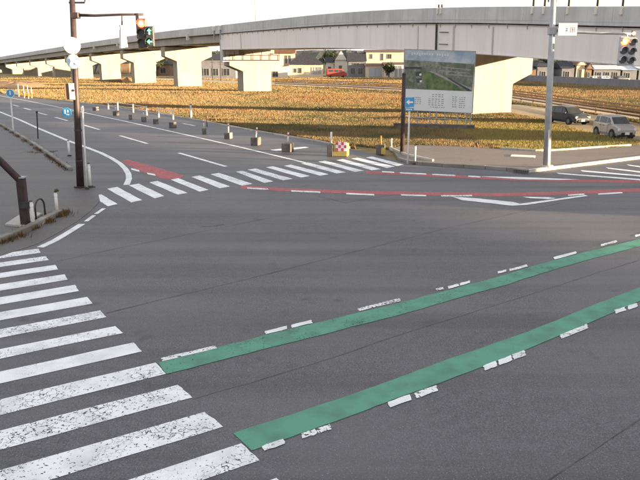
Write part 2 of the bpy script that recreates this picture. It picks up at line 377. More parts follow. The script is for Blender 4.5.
# far crossing
F = [((92, 196.2), (101.2, 194.5), (117.5, 204.2), (107.5, 206.5)), ((107, 188.9), (117, 187), (142, 200.2), (131.2, 202.5)),
     ((128.7, 185.4), (138.7, 183.7), (164.5, 196.2), (154.5, 198.5)), ((149.2, 182.5), (158, 181), (187.5, 193), (177.5, 194.7)),
     ((170.5, 179.7), (178.5, 178.2), (208.7, 190), (199.5, 191.8)), ((191.2, 177), (199.5, 175.5), (230, 186.5), (220, 188.4)),
     ((210.3, 174.3), (219, 173), (253, 184), (242, 185.8)), ((236, 171.8), (242.5, 170.8), (273.7, 181.5), (264, 183.0)),
     ((247.5, 169.7), (255.5, 168.6), (292.5, 178.9), (283, 180.4)), ((266, 167.4), (273, 166.3), (310, 176.1), (301, 177.6)),
     ((283.7, 165.9), (291, 164.7), (328.7, 174.4), (320, 175.8)), ((301, 163.7), (308, 162.5), (346, 172.3), (337, 173.6)),
     ((318, 161.8), (325, 160.7), (364, 170.7), (355, 171.9)), ((336, 160.2), (343, 159.1), (381, 169.2), (372, 170.4)),
     ((351, 158.7), (357.5, 157.7), (395, 166.6), (387, 168)), ((366, 157.5), (372, 156.6), (404, 164.6), (397, 166))]
for q in F:
    sheet('crossing_stripe', ragged(*[gp(*p) for p in q], .015), .006, 'white', road)
# right crossing beside the far kerb
for a, b, w in (((556, 172.6), (650, 179.8), 1.5), ((580, 170.2), (650, 176.2), 1.4), ((605.6, 167.4), (650, 172.6), 1.4), ((626, 164.4), (650, 167.6), 1.3)):
    A, B = gp(*a), gp(*b); A2, B2 = gp(a[0] + 3, a[1] + w), gp(b[0], b[1] + w)
    sheet('crossing_stripe', ragged(A, B, B2, A2, .015), .006, 'white', road)
# green guide bands
up_t = [(158.5, 363), (200, 352), (280, 331.8), (400, 303), (440, 292.4), (480, 281.8), (505, 275.2), (540, 264.3), (560, 259.0), (590, 251.0), (640, 239.0), (690, 227)]
up_b = [(166, 374), (200, 365.3), (280, 344.8), (400, 314.5), (440, 303), (480, 291.4), (505, 284.8), (540, 273.4), (560, 267.6), (590, 259.0), (640, 246.0), (690, 233)]
lo_t = [(233, 434), (300, 412.5), (360, 392.5), (400, 378), (440, 363), (527, 333), (600, 303.4), (640, 288), (690, 270)]
lo_b = [(252, 449.3), (300, 432.5), (360, 410.8), (400, 395.5), (440, 381.6), (527, 347.8), (600, 316.6), (640, 299.5), (690, 280.5)]
def wav(L_, k): return [(x + random.uniform(-.3, .3), y + random.uniform(-.35, .35) * k) for x, y in L_]
def dense(L_, n=5): return [(a[0] + (b[0] - a[0]) * i / n, a[1] + (b[1] - a[1]) * i / n) for a, b in zip(L_[:-1], L_[1:]) for i in range(n)] + [L_[-1]]
mark('green_guide_band', wav(dense(up_t), .8) + wav(dense([(x, y + .6) for x, y in up_b]), .8)[::-1], .008, 'green')
mark('green_guide_band', wav(dense([(x, y - .6) for x, y in lo_t]), .8) + wav(dense([(x, y + 1.8) for x, y in lo_b]), .8)[::-1], .008, 'green')
def dash(p, q, wpx, z=.012, m='white_worn', name='lane_dash', side=1, seg=1, amp=.012):
    """paint dash from pixel p to q, wpx wide downwards, broken into pieces"""
    P, Q = gp(*p), gp(*q); P2, Q2 = gp(p[0] + wpx * .35, p[1] + wpx), gp(q[0] + wpx * .35, q[1] + wpx)
    e = 0
    for i in range(seg):
        a = (i + random.uniform(.0, .08) * (seg > 1)) / seg; b = (i + 1 - random.uniform(.06, .16) * (seg > 1)) / seg
        sheet(name, ragged(P.lerp(Q, a), P.lerp(Q, b), P2.lerp(Q2, b), P2.lerp(Q2, a), amp), z, m, road)
for p, q, w, sg in (((161, 358.6), (216, 345.6), 3.3, 1), ((264.5, 331.6), (315, 319.4), 3.2, 2), ((357.5, 309), (399.5, 298.6), 2.9, 1), ((436, 289), (443, 287.5), 2.0, 1), ((447, 287.0), (471, 280.5), 2.4, 2),
                    ((497.5, 272), (506, 270), 1.9, 1), ((509, 269.4), (527, 264.8), 2.2, 1), ((553.5, 257.4), (576, 251.6), 2.4, 1), ((600.6, 244.6), (616.5, 240.6), 2.0, 1), ((635, 235.4), (652, 231), 1.9, 1)):
    dash(p, q, w, seg=sg)
for p, q, w, sg in (((262, 446.5), (283.5, 439.5), 5.0, 1), ((301, 434), (331.5, 424), 5.2, 2), ((386.5, 403), (438, 385), 5.5, 2), ((482, 366.5), (526, 350), 5.0, 3), ((560, 335), (587, 324.4), 4.2, 1), ((614.5, 310.6), (638, 303), 3.6, 2)):
    dash(p, q, w, seg=sg)
def band(pxs, w, z, m, name):
    top = [(x, y - w / 2) for x, y in pxs]; bot = [(x, y + w / 2) for x, y in pxs]
    return mark(name, top + bot[::-1], z, m)
# red guide bands
mark('red_guide_band', [(120.5, 161.2), (128, 159.6), (152, 166), (184, 175.4), (180, 178.3), (164, 179.2), (140, 171)], .004, 'red')
band([(241, 187), (280, 189.5), (330, 191.4), (380, 192.8), (440, 194), (500, 194.8), (560, 193.4), (640, 190.0), (690, 187.5)], 3.3, .004, 'red', 'red_guide_band')
band([(366, 172.4), (400, 173.6), (440, 175.6), (480, 177.6), (520, 179.4), (580, 180.8), (640, 181.6), (690, 182)], 2.7, .004, 'red', 'red_guide_band')
for p, q, w in (((247, 187.4), (268, 188.6), 1.5), ((291, 190.3), (320, 191.6), 1.5), ((346, 193.0), (374, 194.2), 1.5), ((401, 194.3), (426, 195.2), 1.4), ((441, 195.2), (472, 195.0), 1.5),
                ((382, 171.3), (394, 171.9), 1.1), ((400, 172.4), (426, 173.6), 1.2), ((432, 173.9), (455, 175.0), 1.2), ((468, 175.7), (480, 176.4), 1.2),
                ((568, 194.8), (584, 193.6), 1.3), ((598, 193.6), (622, 192.2), 1.3), ((131, 168.2), (139, 170.2), 1.8), ((147, 172.8), (155, 174.2), 1.7)):
    dash(p, q, w, z=.008)
mark('white_wedge', [(478, 176.4), (520, 177.2), (580, 179.6), (560, 180.0), (520, 179.4)], .008, 'white_clean')
mark('gore_marking', [(452, 196.8), (480, 198.8), (513, 202.2), (520, 204.0), (512, 206), (490, 203.4), (462, 200.4)], .010, 'white_clean')
mark('gore_marking', [(520, 204.0), (545, 200.6), (570, 197.2), (585, 195.2), (588, 196.2), (560, 200.2), (527, 205.0), (512, 206)], .010, 'white_clean')
mark('gore_marking', [(522, 196.9), (548, 197.4), (556, 198.4), (548, 199.4), (530, 198.4)], .010, 'white_clean')
# lines of the left road
def line(px, w, name, z=.006, m='white_clean'):
    P = [gp(*p) for p in px]; Lp = []; Rp = []
    for i, p in enumerate(P):
        t = (P[min(i + 1, len(P) - 1)] - P[max(i - 1, 0)]).normalized(); nn = Vector((-t.y, t.x, 0)) * w / 2
        Lp.append(p + nn); Rp.append(p - nn)
    return sheet(name, Lp + Rp[::-1], z, m, road)
line([(-40, 97.5), (0, 112), (20, 120), (37.5, 128), (67.5, 140.5), (88, 148), (101, 153), (112, 158.5), (120, 163.5), (125.5, 169), (128.5, 174), (129, 179), (126.5, 185)], .26, 'edge_line')
line([(-10, 94), (28, 101), (62, 107.9), (120, 120.2), (160, 129), (200, 138), (235, 146), (270, 154.3), (297, 160.8), (306, 163)], .20, 'edge_line')
for a, b in (((23.5, 108), (31, 110)), ((35.6, 112), (47, 115)), ((55, 117.2), (67.5, 120.7)), ((83.5, 125), (99.5, 129.7)), ((120, 135.7), (147.5, 143.7)), ((179, 153), (226, 166.6)), ((13, 104.8), (19, 106.6))):
    line([a, b], .22, 'centre_dash')
line([(40, 247.5), (55, 240.5), (70, 231.5), (82, 224)], .22, 'edge_line')
for a, b in (((86, 221.5), (94, 215.5)), ((96, 214), (104, 208.5))): line([a, b], .14, 'edge_line')
# shoulder marking beside the blocks
mark('shoulder_mark', [(270, 150), (283, 148.6), (305, 146.8), (309, 147.6), (290, 150), (276, 151)], .006, 'white_clean')
line([(183, 123.5), (195, 125.8)], .2, 'shoulder_mark'); line([(250, 130.6), (286, 135.8)], .12, 'shoulder_mark')
# tar seams
def seam(px, w=.03):
    P = [gp(*p) for p in px]; pts = []
    for a, b in zip(P[:-1], P[1:]):
        k = max(2, int((b - a).length / .5))
        for i in range(k): pts.append(a.lerp(b, i / k) + Vector((random.uniform(-.01, .01), random.uniform(-.015, .015), 0)))
    pts.append(P[-1]); Lp = []; Rp = []
    for i, p in enumerate(pts):
        t = (pts[min(i + 1, len(pts) - 1)] - pts[max(i - 1, 0)]).normalized(); ww = w * .75 * random.uniform(.25, 1.0)
        nn = Vector((-t.y, t.x, 0)) * ww; Lp.append(p + nn); Rp.append(p - nn)
    sheet('tar_seam', Lp + Rp[::-1], .002, 'tar', road)
seam([(55, 262), (90, 254), (160, 240), (230, 226), (290, 214)], .022)
seam([(106, 313.5), (160, 300), (240, 281), (340, 255.5), (440, 230), (560, 203)], .032)
seam([(193, 399), (250, 383), (320, 362), (400, 335), (500, 304), (600, 272), (640, 260)], .018)
seam([(545, 482), (590, 453), (640, 419), (660, 405)], .02)
seam([(318, 196), (330, 199), (345, 203), (372, 198), (400, 194)], .045)
seam([(200, 227), (215, 226), (224, 224.5)], .06)
seam([(560, 187), (600, 186.6), (660, 185.6)], .05)

# ------------------------------------------------------------------ kerbs
def kerb_row(pts, m, w=.17, h=.13, blk=1.2, label=None, z0=0.0, off=.0):
    root = bpy.data.objects.new('kerb', None); col.objects.link(root); root.location = pts[0]; root['kind'] = 'structure'
    L = [0]
    for a, b in zip(pts[:-1], pts[1:]): L.append(L[-1] + (b - a).length)
    def pos(s):
        for i in range(len(pts) - 1):
            if s <= L[i + 1] + 1e-6: return pts[i].lerp(pts[i + 1], (s - L[i]) / max(1e-6, L[i + 1] - L[i]))
        return pts[-1]
    k = max(1, int(L[-1] / blk))
    for i in range(k):
        a, b = pos(L[-1] * i / k + .008), pos(L[-1] * (i + 1) / k - .008)
        t = (b - a); n_ = Vector((-t.y, t.x, 0)).normalized(); c = (a + b) / 2 + n_ * (w / 2 + off)
        hh = h + random.uniform(-.006, .006)
        MB().box((c.x, c.y, z0 + hh / 2 - .03), (t.length, w, hh + .06), math.atan2(t.y, t.x)).build('kerb_block', m, root, bevel=.012)
    return root
kerb_row([redge[0] + U1 * 26, redge[0] + U1 * .15][::-1], 'kerb', .18, .15, 1.0)
kerb_row([redge[5], redge[4], redge[3], redge[2], redge[1], redge[0]], 'kerb_grey', .18, .15, 1.0)  # same far kerb, greyer material for its shaded stretch
kerb_row([gp(434, 163.2), gp(405, 157), gp(391, 150)][::1], 'kerb', .12, .14, 1.0, z0=.08)
kerb_row([p + Vector((-.2, -.1, 0)) for p in lk[::-1]], 'kerb_grey', .2, .16, 1.2)
kb = [gp(*p) for p in [(63, 214.5), (50, 221), (34, 230), (14, 238.5), (-12, 248)]]
kerb_row(kb[::-1], 'kerb_grey', .22, .17, 1.0)
kerb_row([gp(*p) + Vector((0, .1, 0)) for p in [(632, 147.5), (600, 149.6), (565, 152.2), (541, 153.6), (500, 150.6)]][::-1], 'kerb', .10, .12, 1.0, z0=.08)
kerb_row([gp(*p) + Vector((.05, .1, 0)) for p in [(350, 148.2), (320, 142.2), (260, 132.3), (200, 120.8), (160, 114.1), (100, 105.3), (60, 100.5)]], 'kerb', .15, .10, 2.0)
# drain grate in the grey kerb
gr = tag(bpy.data.objects.new('drain_grate', None), 'dark ribbed drain inlet at the corner of the far kerb', 'drain'); col.objects.link(gr)
gr.location = gp(521, 172.3)
d_ = (redge[0] - redge[2]).normalized(); a_ = math.atan2(d_.y, d_.x)
c_ = gp(520.5, 173.0) + Vector((0, -.02, 0))
MB().box((c_.x, c_.y, .10), (.75, .10, .10), a_).build('frame', 'manhole', gr)
for i in range(7):
    q = c_ + d_ * (i - 3) * .1; MB().box((q.x, q.y - .06, .10), (.035, .03, .11), a_).build('bar', 'dark', gr)
# white slab on the brown pavement
p = gp(523, 156.4, .1); tag(MB().box((p.x, p.y, .115), (1.25, .85, .03), R(-20)).build('cover_slab', 'hwhite'), 'pale square cover slab lying on the brown pavement', 'slab')

# ================================================================== VIADUCT
_zy = np.arange(-140, 520, 1.0)
_zz = np.interp(_zy, [-140, -60, 0, 30, 45, 52, 62, 66, 77, 91, 119, 146, 172, 208, 262, 348, 430, 520], [7.6, 7.6, 7.65, 7.85, 8.25, 8.65, 9.45, 9.78, 10.35, 10.85, 11.18, 11.3, 11.1, 10.6, 9.5, 7.75, 6.0, 4.4])  # near end out of view, kept level so the deck shades the foreground
_k = np.exp(-.5 * (np.arange(-18, 19) / 5.0) ** 2); _k /= _k.sum(); _zs = np.convolve(np.pad(_zz, 18, mode='edge'), _k, 'valid')
_vx = np.interp(_zy, [-140, -60, 2, 24, 40, 57, 71, 100, 127, 153, 180, 208, 235, 300, 436, 520], [152, 100, 60, 46, 35.5, 24.9, 16.4, 1.6, -12.0, -28.2, -44.6, -62.0, -79.0, -120, -205, -257])
_k2 = np.exp(-.5 * (np.arange(-40, 41) / 12.0) ** 2); _k2 /= _k2.sum(); _vs = np.convolve(np.pad(_vx, 40, mode='reflect', reflect_type='odd'), _k2, 'valid')
def vc(y):
    x = float(np.interp(y, _zy, _vs)); dx = float(np.interp(y + 2, _zy, _vs) - np.interp(y - 2, _zy, _vs)) / 4; t = Vector((dx, 1, 0)).normalized()   # t: away from camera
    return Vector((x, y, 0)), t, Vector((-t.y, t.x, 0))     # n: to the camera's side (left)
def zt(y): return float(np.interp(y, _zy, _zs))
HW = 6.0
via = empty('viaduct', vc(127)[0], 'long grey concrete and pale steel road viaduct on cream piers crossing the field', 'viaduct')
def vpt(y, off, dz):
    c, t, n = vc(y); p = c + n * off; return Vector((p.x, p.y, zt(y) + dz))
def vloft(ys, prof, name, m, parent=via):
    """closed profile (offset, dz) swept along the viaduct"""
    mb = MB(); k = len(prof)
    for y in ys: mb.v += [vpt(y, o, d) for o, d in prof]
    for i in range(len(ys) - 1):
        for j in range(k): mb.f.append([i * k + j, i * k + (j + 1) % k, (i + 1) * k + (j + 1) % k, (i + 1) * k + j])
    mb.f.append(list(range(k))[::-1]); mb.f.append([(len(ys) - 1) * k + j for j in range(k)])
    return mb.build(name, m, parent)
def rngy(a, b, st): n = max(2, int(abs(b - a) / st) + 1); return list(np.linspace(a, b, n))
Y_S = 43.5
Y_END, Y_J, Y_P2, Y_NEAR = 436.0, 126.3, 71.5, -60.0
# slab with parapet foot, both sides
vloft(rngy(Y_NEAR, Y_END, 6), [(HW - .30, -1.05), (HW, -1.10), (HW, -1.34), (HW - 2.2, -1.52), (-HW + 2.2, -1.52), (-HW, -1.34), (-HW, -1.10), (-HW + .30, -1.05)], 'deck_slab', 'parapet')
# parapet panels: single near ones, longer far ones
y = Y_NEAR
while y < Y_END - 1:
    st = 3.6 if y < 170 else 12.0
    y2 = min(y + st, Y_END)
    for s in (1, -1):
        if s == -1 and y > 170: continue
        prof = [(s * HW, -1.09), (s * (HW - .03), 0), (s * (HW - .22), 0), (s * (HW - .29), -1.04)]
        vloft([y + .007, (y + y2) / 2, y2 - .007], prof, 'parapet_panel', 'parapet')
    y = y2
vloft(rngy(172, Y_END, 8), [(-HW, -1.09), (-HW + .03, 0), (-HW + .22, 0), (-HW + .29, -1.04)], 'far_parapet', 'parapet')
# road surface on the deck
vloft(rngy(Y_NEAR, Y_END, 8), [(HW - .32, -1.04), (HW - .32, -.98), (-HW + .32, -.98), (-HW + .32, -1.04)], 'deck_road', 'asphalt')
# concrete girders of the far spans and of unseen near ones
for o in (4.6, 1.5, -1.5, -4.6):
    vloft(rngy(Y_NEAR, Y_S - .1, 7), [(o + .55, -1.5), (o + .55, -2.75), (o - .55, -2.75), (o - .55, -1.5)], 'concrete_girder', 'concrete')  # out of view; made shallower than the steel so low sun passes under
    vloft(rngy(Y_J + .6, Y_END, 7), [(o + .55, -1.5), (o + .55, -2.75), (o - .55, -2.75), (o - .55, -1.5)], 'concrete_girder', 'concrete')
# steel box girders
for o in (4.42, -4.42):
    vloft(rngy(Y_S + .1, Y_J - .3, 5), [(o + 1.35, -1.45), (o + 1.30, -3.98), (o - 1.30, -3.98), (o - 1.35, -1.58)], 'steel_girder', 'girder')
    if o > 0:
        vloft(rngy(Y_S + .1, Y_J - .3, 5), [(o + 1.45, -1.46), (o + 1.45, -1.50), (o + 1.36, -1.50), (o + 1.36, -1.46)], 'flange', 'girder_dark')
        vloft(rngy(Y_S + .1, Y_J - .3, 5), [(o + 1.42, -3.96), (o + 1.42, -4.02), (o - 1.40, -4.02), (o - 1.40, -3.96)], 'flange', 'girder_dark')
# brackets under the slab edge
yb = 45.0
while yb < Y_J - 1:
    c, t, n = vc(yb); a = math.atan2(t.y, t.x)
    p0 = [(5.92, -1.42), (5.78, -1.42), (5.78, -1.80)]
    mb = MB(); mb.prism([vpt(yb, o, d) for o, d in p0], t * .05); mb.build('bracket', 'girder_dark', via)
    yb += 1.9
def yat(px, off=5.8):
    b = None
    for y in np.arange(40, 200, .2):
        p = vpt(y, off, -2.5); q = 320 + FPX * p.x / (p.y * CP - (p.z - HC) * SP)
        if b is None or abs(q - px) < b[0]: b = (abs(q - px), y)
    return b[1]
def on_web(px, w, name='web_stiffener', m='girder_dark', d0=-1.64, d1=-3.95, depth=.05):
    yy = yat(px); c, t, n = vc(yy)
    mb = MB(); mb.prism([vpt(yy, 5.76, d0), vpt(yy, 5.76 + depth, d0), vpt(yy, 5.72 + depth, d1), vpt(yy, 5.72, d1)], t * w)
    return mb.build(name, m, via)
for px, w in ((241, .25), (418, .12), (454, .25), (494, .16)): on_web(px, w)
on_web(437, .16, 'drain_pipe', 'dark', -1.4, -4.1, .14)
for dz in (-2.2, -3.3): yy = yat(441); c, t, n = vc(yy); MB().tube([vpt(yy - .9, 5.87, dz), vpt(yy + .2, 5.87, dz)], .04, 6).build('pipe_clamp', 'dark', via)
# end block, joint and pipes at the step between concrete and steel
vloft([Y_J - .35, Y_J + .75], [(5.5, -1.45), (5.5, -6.0), (2.5, -6.0), (2.5, -1.45)], 'end_wall', 'parapet')
for yy in (Y_J - 1.0, Y_J + 1.6):
    MB().tube([vpt(yy, HW + .1, -.1), vpt(yy, HW + .1, -2.3)], .11, 8).build('drain_pipe', 'steel', via)
    p = vpt(yy, HW + .12, -.4); MB().box(p, (.5, .5, .8), .5).build('junction_box', 'hwhite', via)
# piers
def pier(yc, ztop, shift=0.0):
    c, t, n = vc(yc); c = c + n * shift; th = 1.25; cb = 2.75; ov = 5.3
    zc = ztop; d1 = 1.9; d2 = 2.9
    prof = [(-cb, -.3), (-cb, zc - d2), (-ov, zc - d1), (-ov, zc), (ov, zc), (ov, zc - d1), (cb, zc - d2), (cb, -.3)]
    mb = MB(); pts = []
    for o, z in prof:
        q = c + n * o - t * th; pts.append(Vector((q.x, q.y, z)))
    mb.prism(pts, t * 2 * th)
    o = mb.build('pier', 'pier', via, bevel=.06)
    for s in (-1, 1):
        q = c + n * s * 4.0; MB().box((q.x, q.y, zc + .09), (.9, .9, .18), math.atan2(t.y, t.x)).build('bearing', 'dark', o)
    return o
p2 = pier(Y_P2, zt(Y_P2) - 4.2, 0.0)
p1 = pier(127.0, zt(127) - 4.75, -.9)
# inspection walkway rail on the stepped pier
c, t, n = vc(127.0)
q0 = c - t * 1.45
for dz in (.06, .9):
    MB().tube([Vector((*(q0 + n * 5.2).xy, zt(127) - 4.75 - 1.05 + dz)), Vector((*(q0 - n * 5.2).xy, zt(127) - 4.75 - 1.05 + dz))], .09 if dz < .5 else .05, 6).build('inspection_rail', 'brown', p1)
for i in range(7):
    q = q0 + n * (5.2 - i * 10.4 / 6); MB().tube([Vector((q.x, q.y, zt(127) - 5.8)), Vector((q.x, q.y, zt(127) - 4.3))], .05, 6).build('rail_post', 'brown', p1)
# upper seat block for the concrete span
vloft([127.15, 128.2], [(5.0, -2.8), (5.0, -4.74), (-5.0, -4.74), (-5.0, -2.8)], 'seat_wall', 'pier')
yy = 154.0
while yy < Y_END:
    pier(yy, zt(yy) - 3.0); 
    vloft([yy - .5, yy + .5], [(4.9, -2.8), (4.9, -2.98), (-4.9, -2.98), (-4.9, -2.8)], 'bearing_plinth', 'dark')
    yy += 26.2
pier(Y_S, zt(Y_S) - 4.2); pier(17.0, zt(17) - 3.0); pier(-10.0, zt(-10) - 3.0); pier(-37.0, zt(-37) - 3.0)  # unseen piers; the first added where the shallower spans start
# lamp posts and sign frames standing on the parapet
def deck_post(px, h, r=.07, wide=False):
    yy = yat(px, HW - .1); b = vpt(yy, HW - .12, -.35)
    o = MB().tube([b, b + Vector((0, 0, h + .4))], [r * 1.3, r], 8).build('barrier_post', 'dark', via)
    e = vpt(yy, HW + .02, -.28); MB().box(e, (.18, .18, .55), .5).build('post_clamp', 'hwhite', o)
for px in (531, 542, 567, 593, 619): deck_post(px, 2.6, .09)
for px in (437, 441): deck_post(px, .25, .09)
yy = yat(256, HW - .1); b = vpt(yy, HW - .12, -.2)
MB().tube([b, b + Vector((0, 0, 4.5)), b + Vector((.3, .2, 5.4))], [.07, .05, .04], 8).build('lamp_post', 'steel', via)
for px in (188, 118, 85): 
    yy = yat(px, HW) ; e = vpt(yy, HW + .05, -1.5); MB().box(e, (.5, .5, 1.1), .5).build('junction_box', 'hwhite', via)
for ypos in (165, 185, 210, 240, 275, 315, 360):
    b = vpt(ypos, HW - .1, -.1); MB().tube([b, b + Vector((0, 0, 2.2))], .07, 6).build('barrier_post', 'steel', via)

# ================================================================== BUILDINGS
def window(mb_parent, x0, x1, z0, z1, yf, fm='frame', gm='glass'):
    w = MB()
    t = .10
    for (cx, cz, dx, dz) in (((x0 + x1) / 2, z0 - t / 2, x1 - x0 + 2 * t, t), ((x0 + x1) / 2, z1 + t / 2, x1 - x0 + 2 * t, t), (x0 - t / 2, (z0 + z1) / 2, t, z1 - z0), (x1 + t / 2, (z0 + z1) / 2, t, z1 - z0), ((x0 + x1) / 2, (z0 + z1) / 2, t * .7, z1 - z0)):
        w.box((cx, yf - .03, cz), (dx, .16, dz))
    f = w.build('window', fm, mb_parent)
    MB().box(((x0 + x1) / 2, yf - .015, (z0 + z1) / 2), (x1 - x0 - .004, .05, z1 - z0 - .004)).build('pane', gm, f)
    return f
def house(name, label, px0, px1, Y, eave, ridge, depth, wm, rm, kind='hip', wins=(), floors=None, cat='house', group=None, yoff=0, eave2=None):
    s = Y / FPX; x0 = (px0 - 320) * s; x1 = (px1 - 320) * s; zb = -.1
    root = empty(name, ((x0 + x1) / 2, Y, 0), label, cat, group)
    MB().box(((x0 + x1) / 2, Y + depth / 2, (eave + zb) / 2), (x1 - x0, depth, eave - zb)).build('wall', wm, root)
    ov = .5; a, b, c_, d = x0 - ov, x1 + ov, Y - ov, Y + depth + ov; ym = Y + depth / 2
    r = MB()
    if kind == 'hip':
        h = min((b - a) / 2, depth / 2) * .98
        v = [(a, c_, eave), (b, c_, eave), (b, d, eave), (a, d, eave), (a + h, ym, ridge), (b - h, ym, ridge)]
        f = [(0, 1, 5, 4), (1, 2, 5), (2, 3, 4, 5), (3, 0, 4), (0, 3, 2, 1)]
    elif kind == 'gable_x':      # ridge along x
        v = [(a, c_, eave), (b, c_, eave), (b, d, eave), (a, d, eave), (a, ym, ridge), (b, ym, ridge)]
        f = [(0, 1, 5, 4), (1, 2, 5), (2, 3, 4, 5), (3, 0, 4), (0, 3, 2, 1)]
    elif kind == 'gable_y':      # gable end faces the camera
        xm = (a + b) / 2
        v = [(a, c_, eave), (b, c_, eave), (b, d, eave), (a, d, eave), (xm, c_, ridge), (xm, d, ridge)]
        f = [(0, 1, 4), (1, 2, 5, 4), (2, 3, 5), (3, 0, 4, 5), (0, 3, 2, 1)]
        g = MB(); g.prism([(x0, Y - .006, eave), (x1, Y - .006, eave), (xm, Y - .006, ridge - .35)], (0, -.52, 0)); g.build('gable', wm, root)
    else:
        v = [(a, c_, eave), (b, c_, eave), (b, d, eave), (a, d, eave), (a, c_, ridge), (b, c_, ridge), (b, d, ridge), (a, d, ridge)]
        f = [(0, 1, 5, 4), (1, 2, 6, 5), (2, 3, 7, 6), (3, 0, 4, 7), (4, 5, 6, 7), (0, 3, 2, 1)]
    r.v = [Vector((p[0], p[1], p[2] + .004)) for p in v]; r.f = [list(q) for q in f]; r.build('roof', rm, root)
    for w in wins:
        wx0 = (w[0] - 320) * s; wx1 = (w[1] - 320) * s
        window(root, wx0, wx1, w[2], w[3], Y, gm=(w[4] if len(w) > 4 else 'glass'))
    return root
YH = 262.0
house('house', 'wide cream house with dark hipped roof, left of the red van', 289, 323, YH, 4.4, 9.0, 12, 'cream', 'roofdark', 'hip',
      wins=((294.5, 297, 1.6, 3.0), (299, 302, 1.4, 3.2), (312, 316.5, 1.2, 3.4, 'shutter'), (318, 320.5, 1.2, 3.4, 'shutter')))
house('house', 'tan two-storey house half hidden by the stepped viaduct pier', 262, 295, YH + 16, 8.6, 11, 10, 'cream', 'roofbrown', 'flat',
      wins=((275, 277.5, 5.0, 7.4), (286.5, 288, 4.6, 7.8), (290, 291.5, 4.6, 7.8)))
house('house', 'low white house with garage hatch beside the stepped viaduct pier', 270, 288.5, YH - 4, 3.9, 4.9, 8, 'hwhite', 'roofbrown', 'gable_x', wins=((274, 279, .2, 2.0, 'glass'),))
house('house', 'white gabled house with pale red-edged roof behind the red van', 334.5, 346, YH + 22, 6.2, 10.0, 9, 'hwhite', 'roofbrown', 'gable_y', wins=((338.5, 341, 1.5, 4.0),))
house('house', 'small white house peeping out between dark roofs left of the gable', 326, 333, YH + 26, 5.2, 7.4, 9, 'hwhite', 'roofdark', 'gable_x', wins=((328, 330.5, 1.5, 3.5),))
house('house', 'dark grey two-storey house with tiled roof and open carport', 347.5, 364, YH + 4, 5.6, 8.8, 10, 'hgrey', 'roofdark', 'gable_x', wins=((350, 354, 1.0, 3.2), (357, 361.5, 1.0, 3.2), (352, 358, 4.0, 5.0)))
h4 = house('house', 'long cream two-storey house with brown eaves and grey garage shutter', 364.5, 401, YH + 8, 9.0, 10.0, 11, 'cream', 'roofbrown', 'gable_x',
      wins=((368.5, 370.5, 6.6, 8.2), (379, 381, 6.0, 8.4), (385, 389, 6.6, 8.2)))
house('garage', 'grey shuttered garage under the brown eaves of the long cream house', 364.5, 382, YH, 4.0, 4.9, 7.5, 'cream', 'roofbrown', 'gable_x', wins=((368, 379.5, .2, 3.2, 'shutter'),), cat='garage')
house('house', 'small white annex with blue-grey doors next to the billboard edge', 382.5, 404, YH - 2, 4.5, 5.3, 8, 'hwhite', 'roofbrown', 'gable_x', wins=((384.5, 386.5, .6, 3.4), (393, 395, .3, 3.9, 'shutter'), (397, 399, .3, 3.9, 'shutter')))
# seen through the piers
house('building', 'dark two-storey building seen between the two nearest left piers', 203, 238, 235, 6.0, 8.0, 12, 'hgrey', 'roofdark', 'gable_x', wins=((207, 212, 1, 3.2), (216, 221, 1, 3.2), (226, 232, 1, 3.2)), cat='building')
house('building', 'dark green roofed house between piers left of the near column', 152, 174, 290, 4.4, 8.2, 12, 'hbrown', 'roofdark', 'hip', wins=((156, 160, 1, 3), (165, 170, 1, 3)), cat='building')
house('building', 'low white shed standing between the left piers', 143.5, 156, 272, 4.6, 5.4, 8, 'hwhite', 'hwhite', 'gable_x', wins=((146, 149, 1, 3),), cat='shed')
house('building', 'brown house showing through the gap of the third left pier', 121, 135, 330, 4.8, 8.0, 12, 'hbrown', 'roofdark', 'hip', wins=((124, 127, 1, 3),), cat='building')
# far right row, beyond the pale field
YR = 205.0
for (p0, p1_, ev, rd, wm, rm, kd, lab, wn_) in (
    (512, 530, 3.2, 4.4, 'hbrown', 'roofdark', 'gable_x', 'low brown house behind the cap of the right pier', ((516, 519, 1, 2.4),)),
    (531, 545, 4.0, 5.8, 'hgrey', 'roofdark', 'hip', 'grey hipped house just left of the tall grey signal pole', ((535, 539, 1, 2.6),)),
    (555, 567, 3.6, 5.4, 'hgrey', 'roofdark', 'gable_x', 'dark grey house right of the tall grey signal pole', ((558, 562, 1, 2.6),)),
    (569, 577, 4.4, 6.2, 'cream', 'roofbrown', 'gable_y', 'narrow sunlit cream house with gable in the far row', ((571.5, 574, 1, 3.2),)),
    (578, 584, 3.4, 5.0, 'hbrown', 'roofdark', 'gable_y', 'small brown gabled house beside the sunlit cream one', ((580, 582, 1, 2.4),)),
    (586, 612, 3.2, 4.4, 'hgrey', 'roof_pale', 'gable_x', 'long grey shed with pale blue metal roof', ((589, 593, .5, 2.4), (597, 601, .5, 2.4), (605, 609, .5, 2.4))),
    (614, 628, 3.0, 4.2, 'hgrey', 'roof_pale', 'gable_x', 'short grey shed with pale metal roof under the right signal', ((617, 621, .5, 2.2),)),
    (630, 652, 3.4, 4.6, 'hgrey', 'roof_pale', 'gable_x', 'grey shed with pale roof at the right picture edge', ((634, 638, .5, 2.4),))):
    house('house', lab, p0, p1_, YR, ev, rd, 9, wm, rm, kd, wins=wn_, cat='house', group='far row of houses on the right')
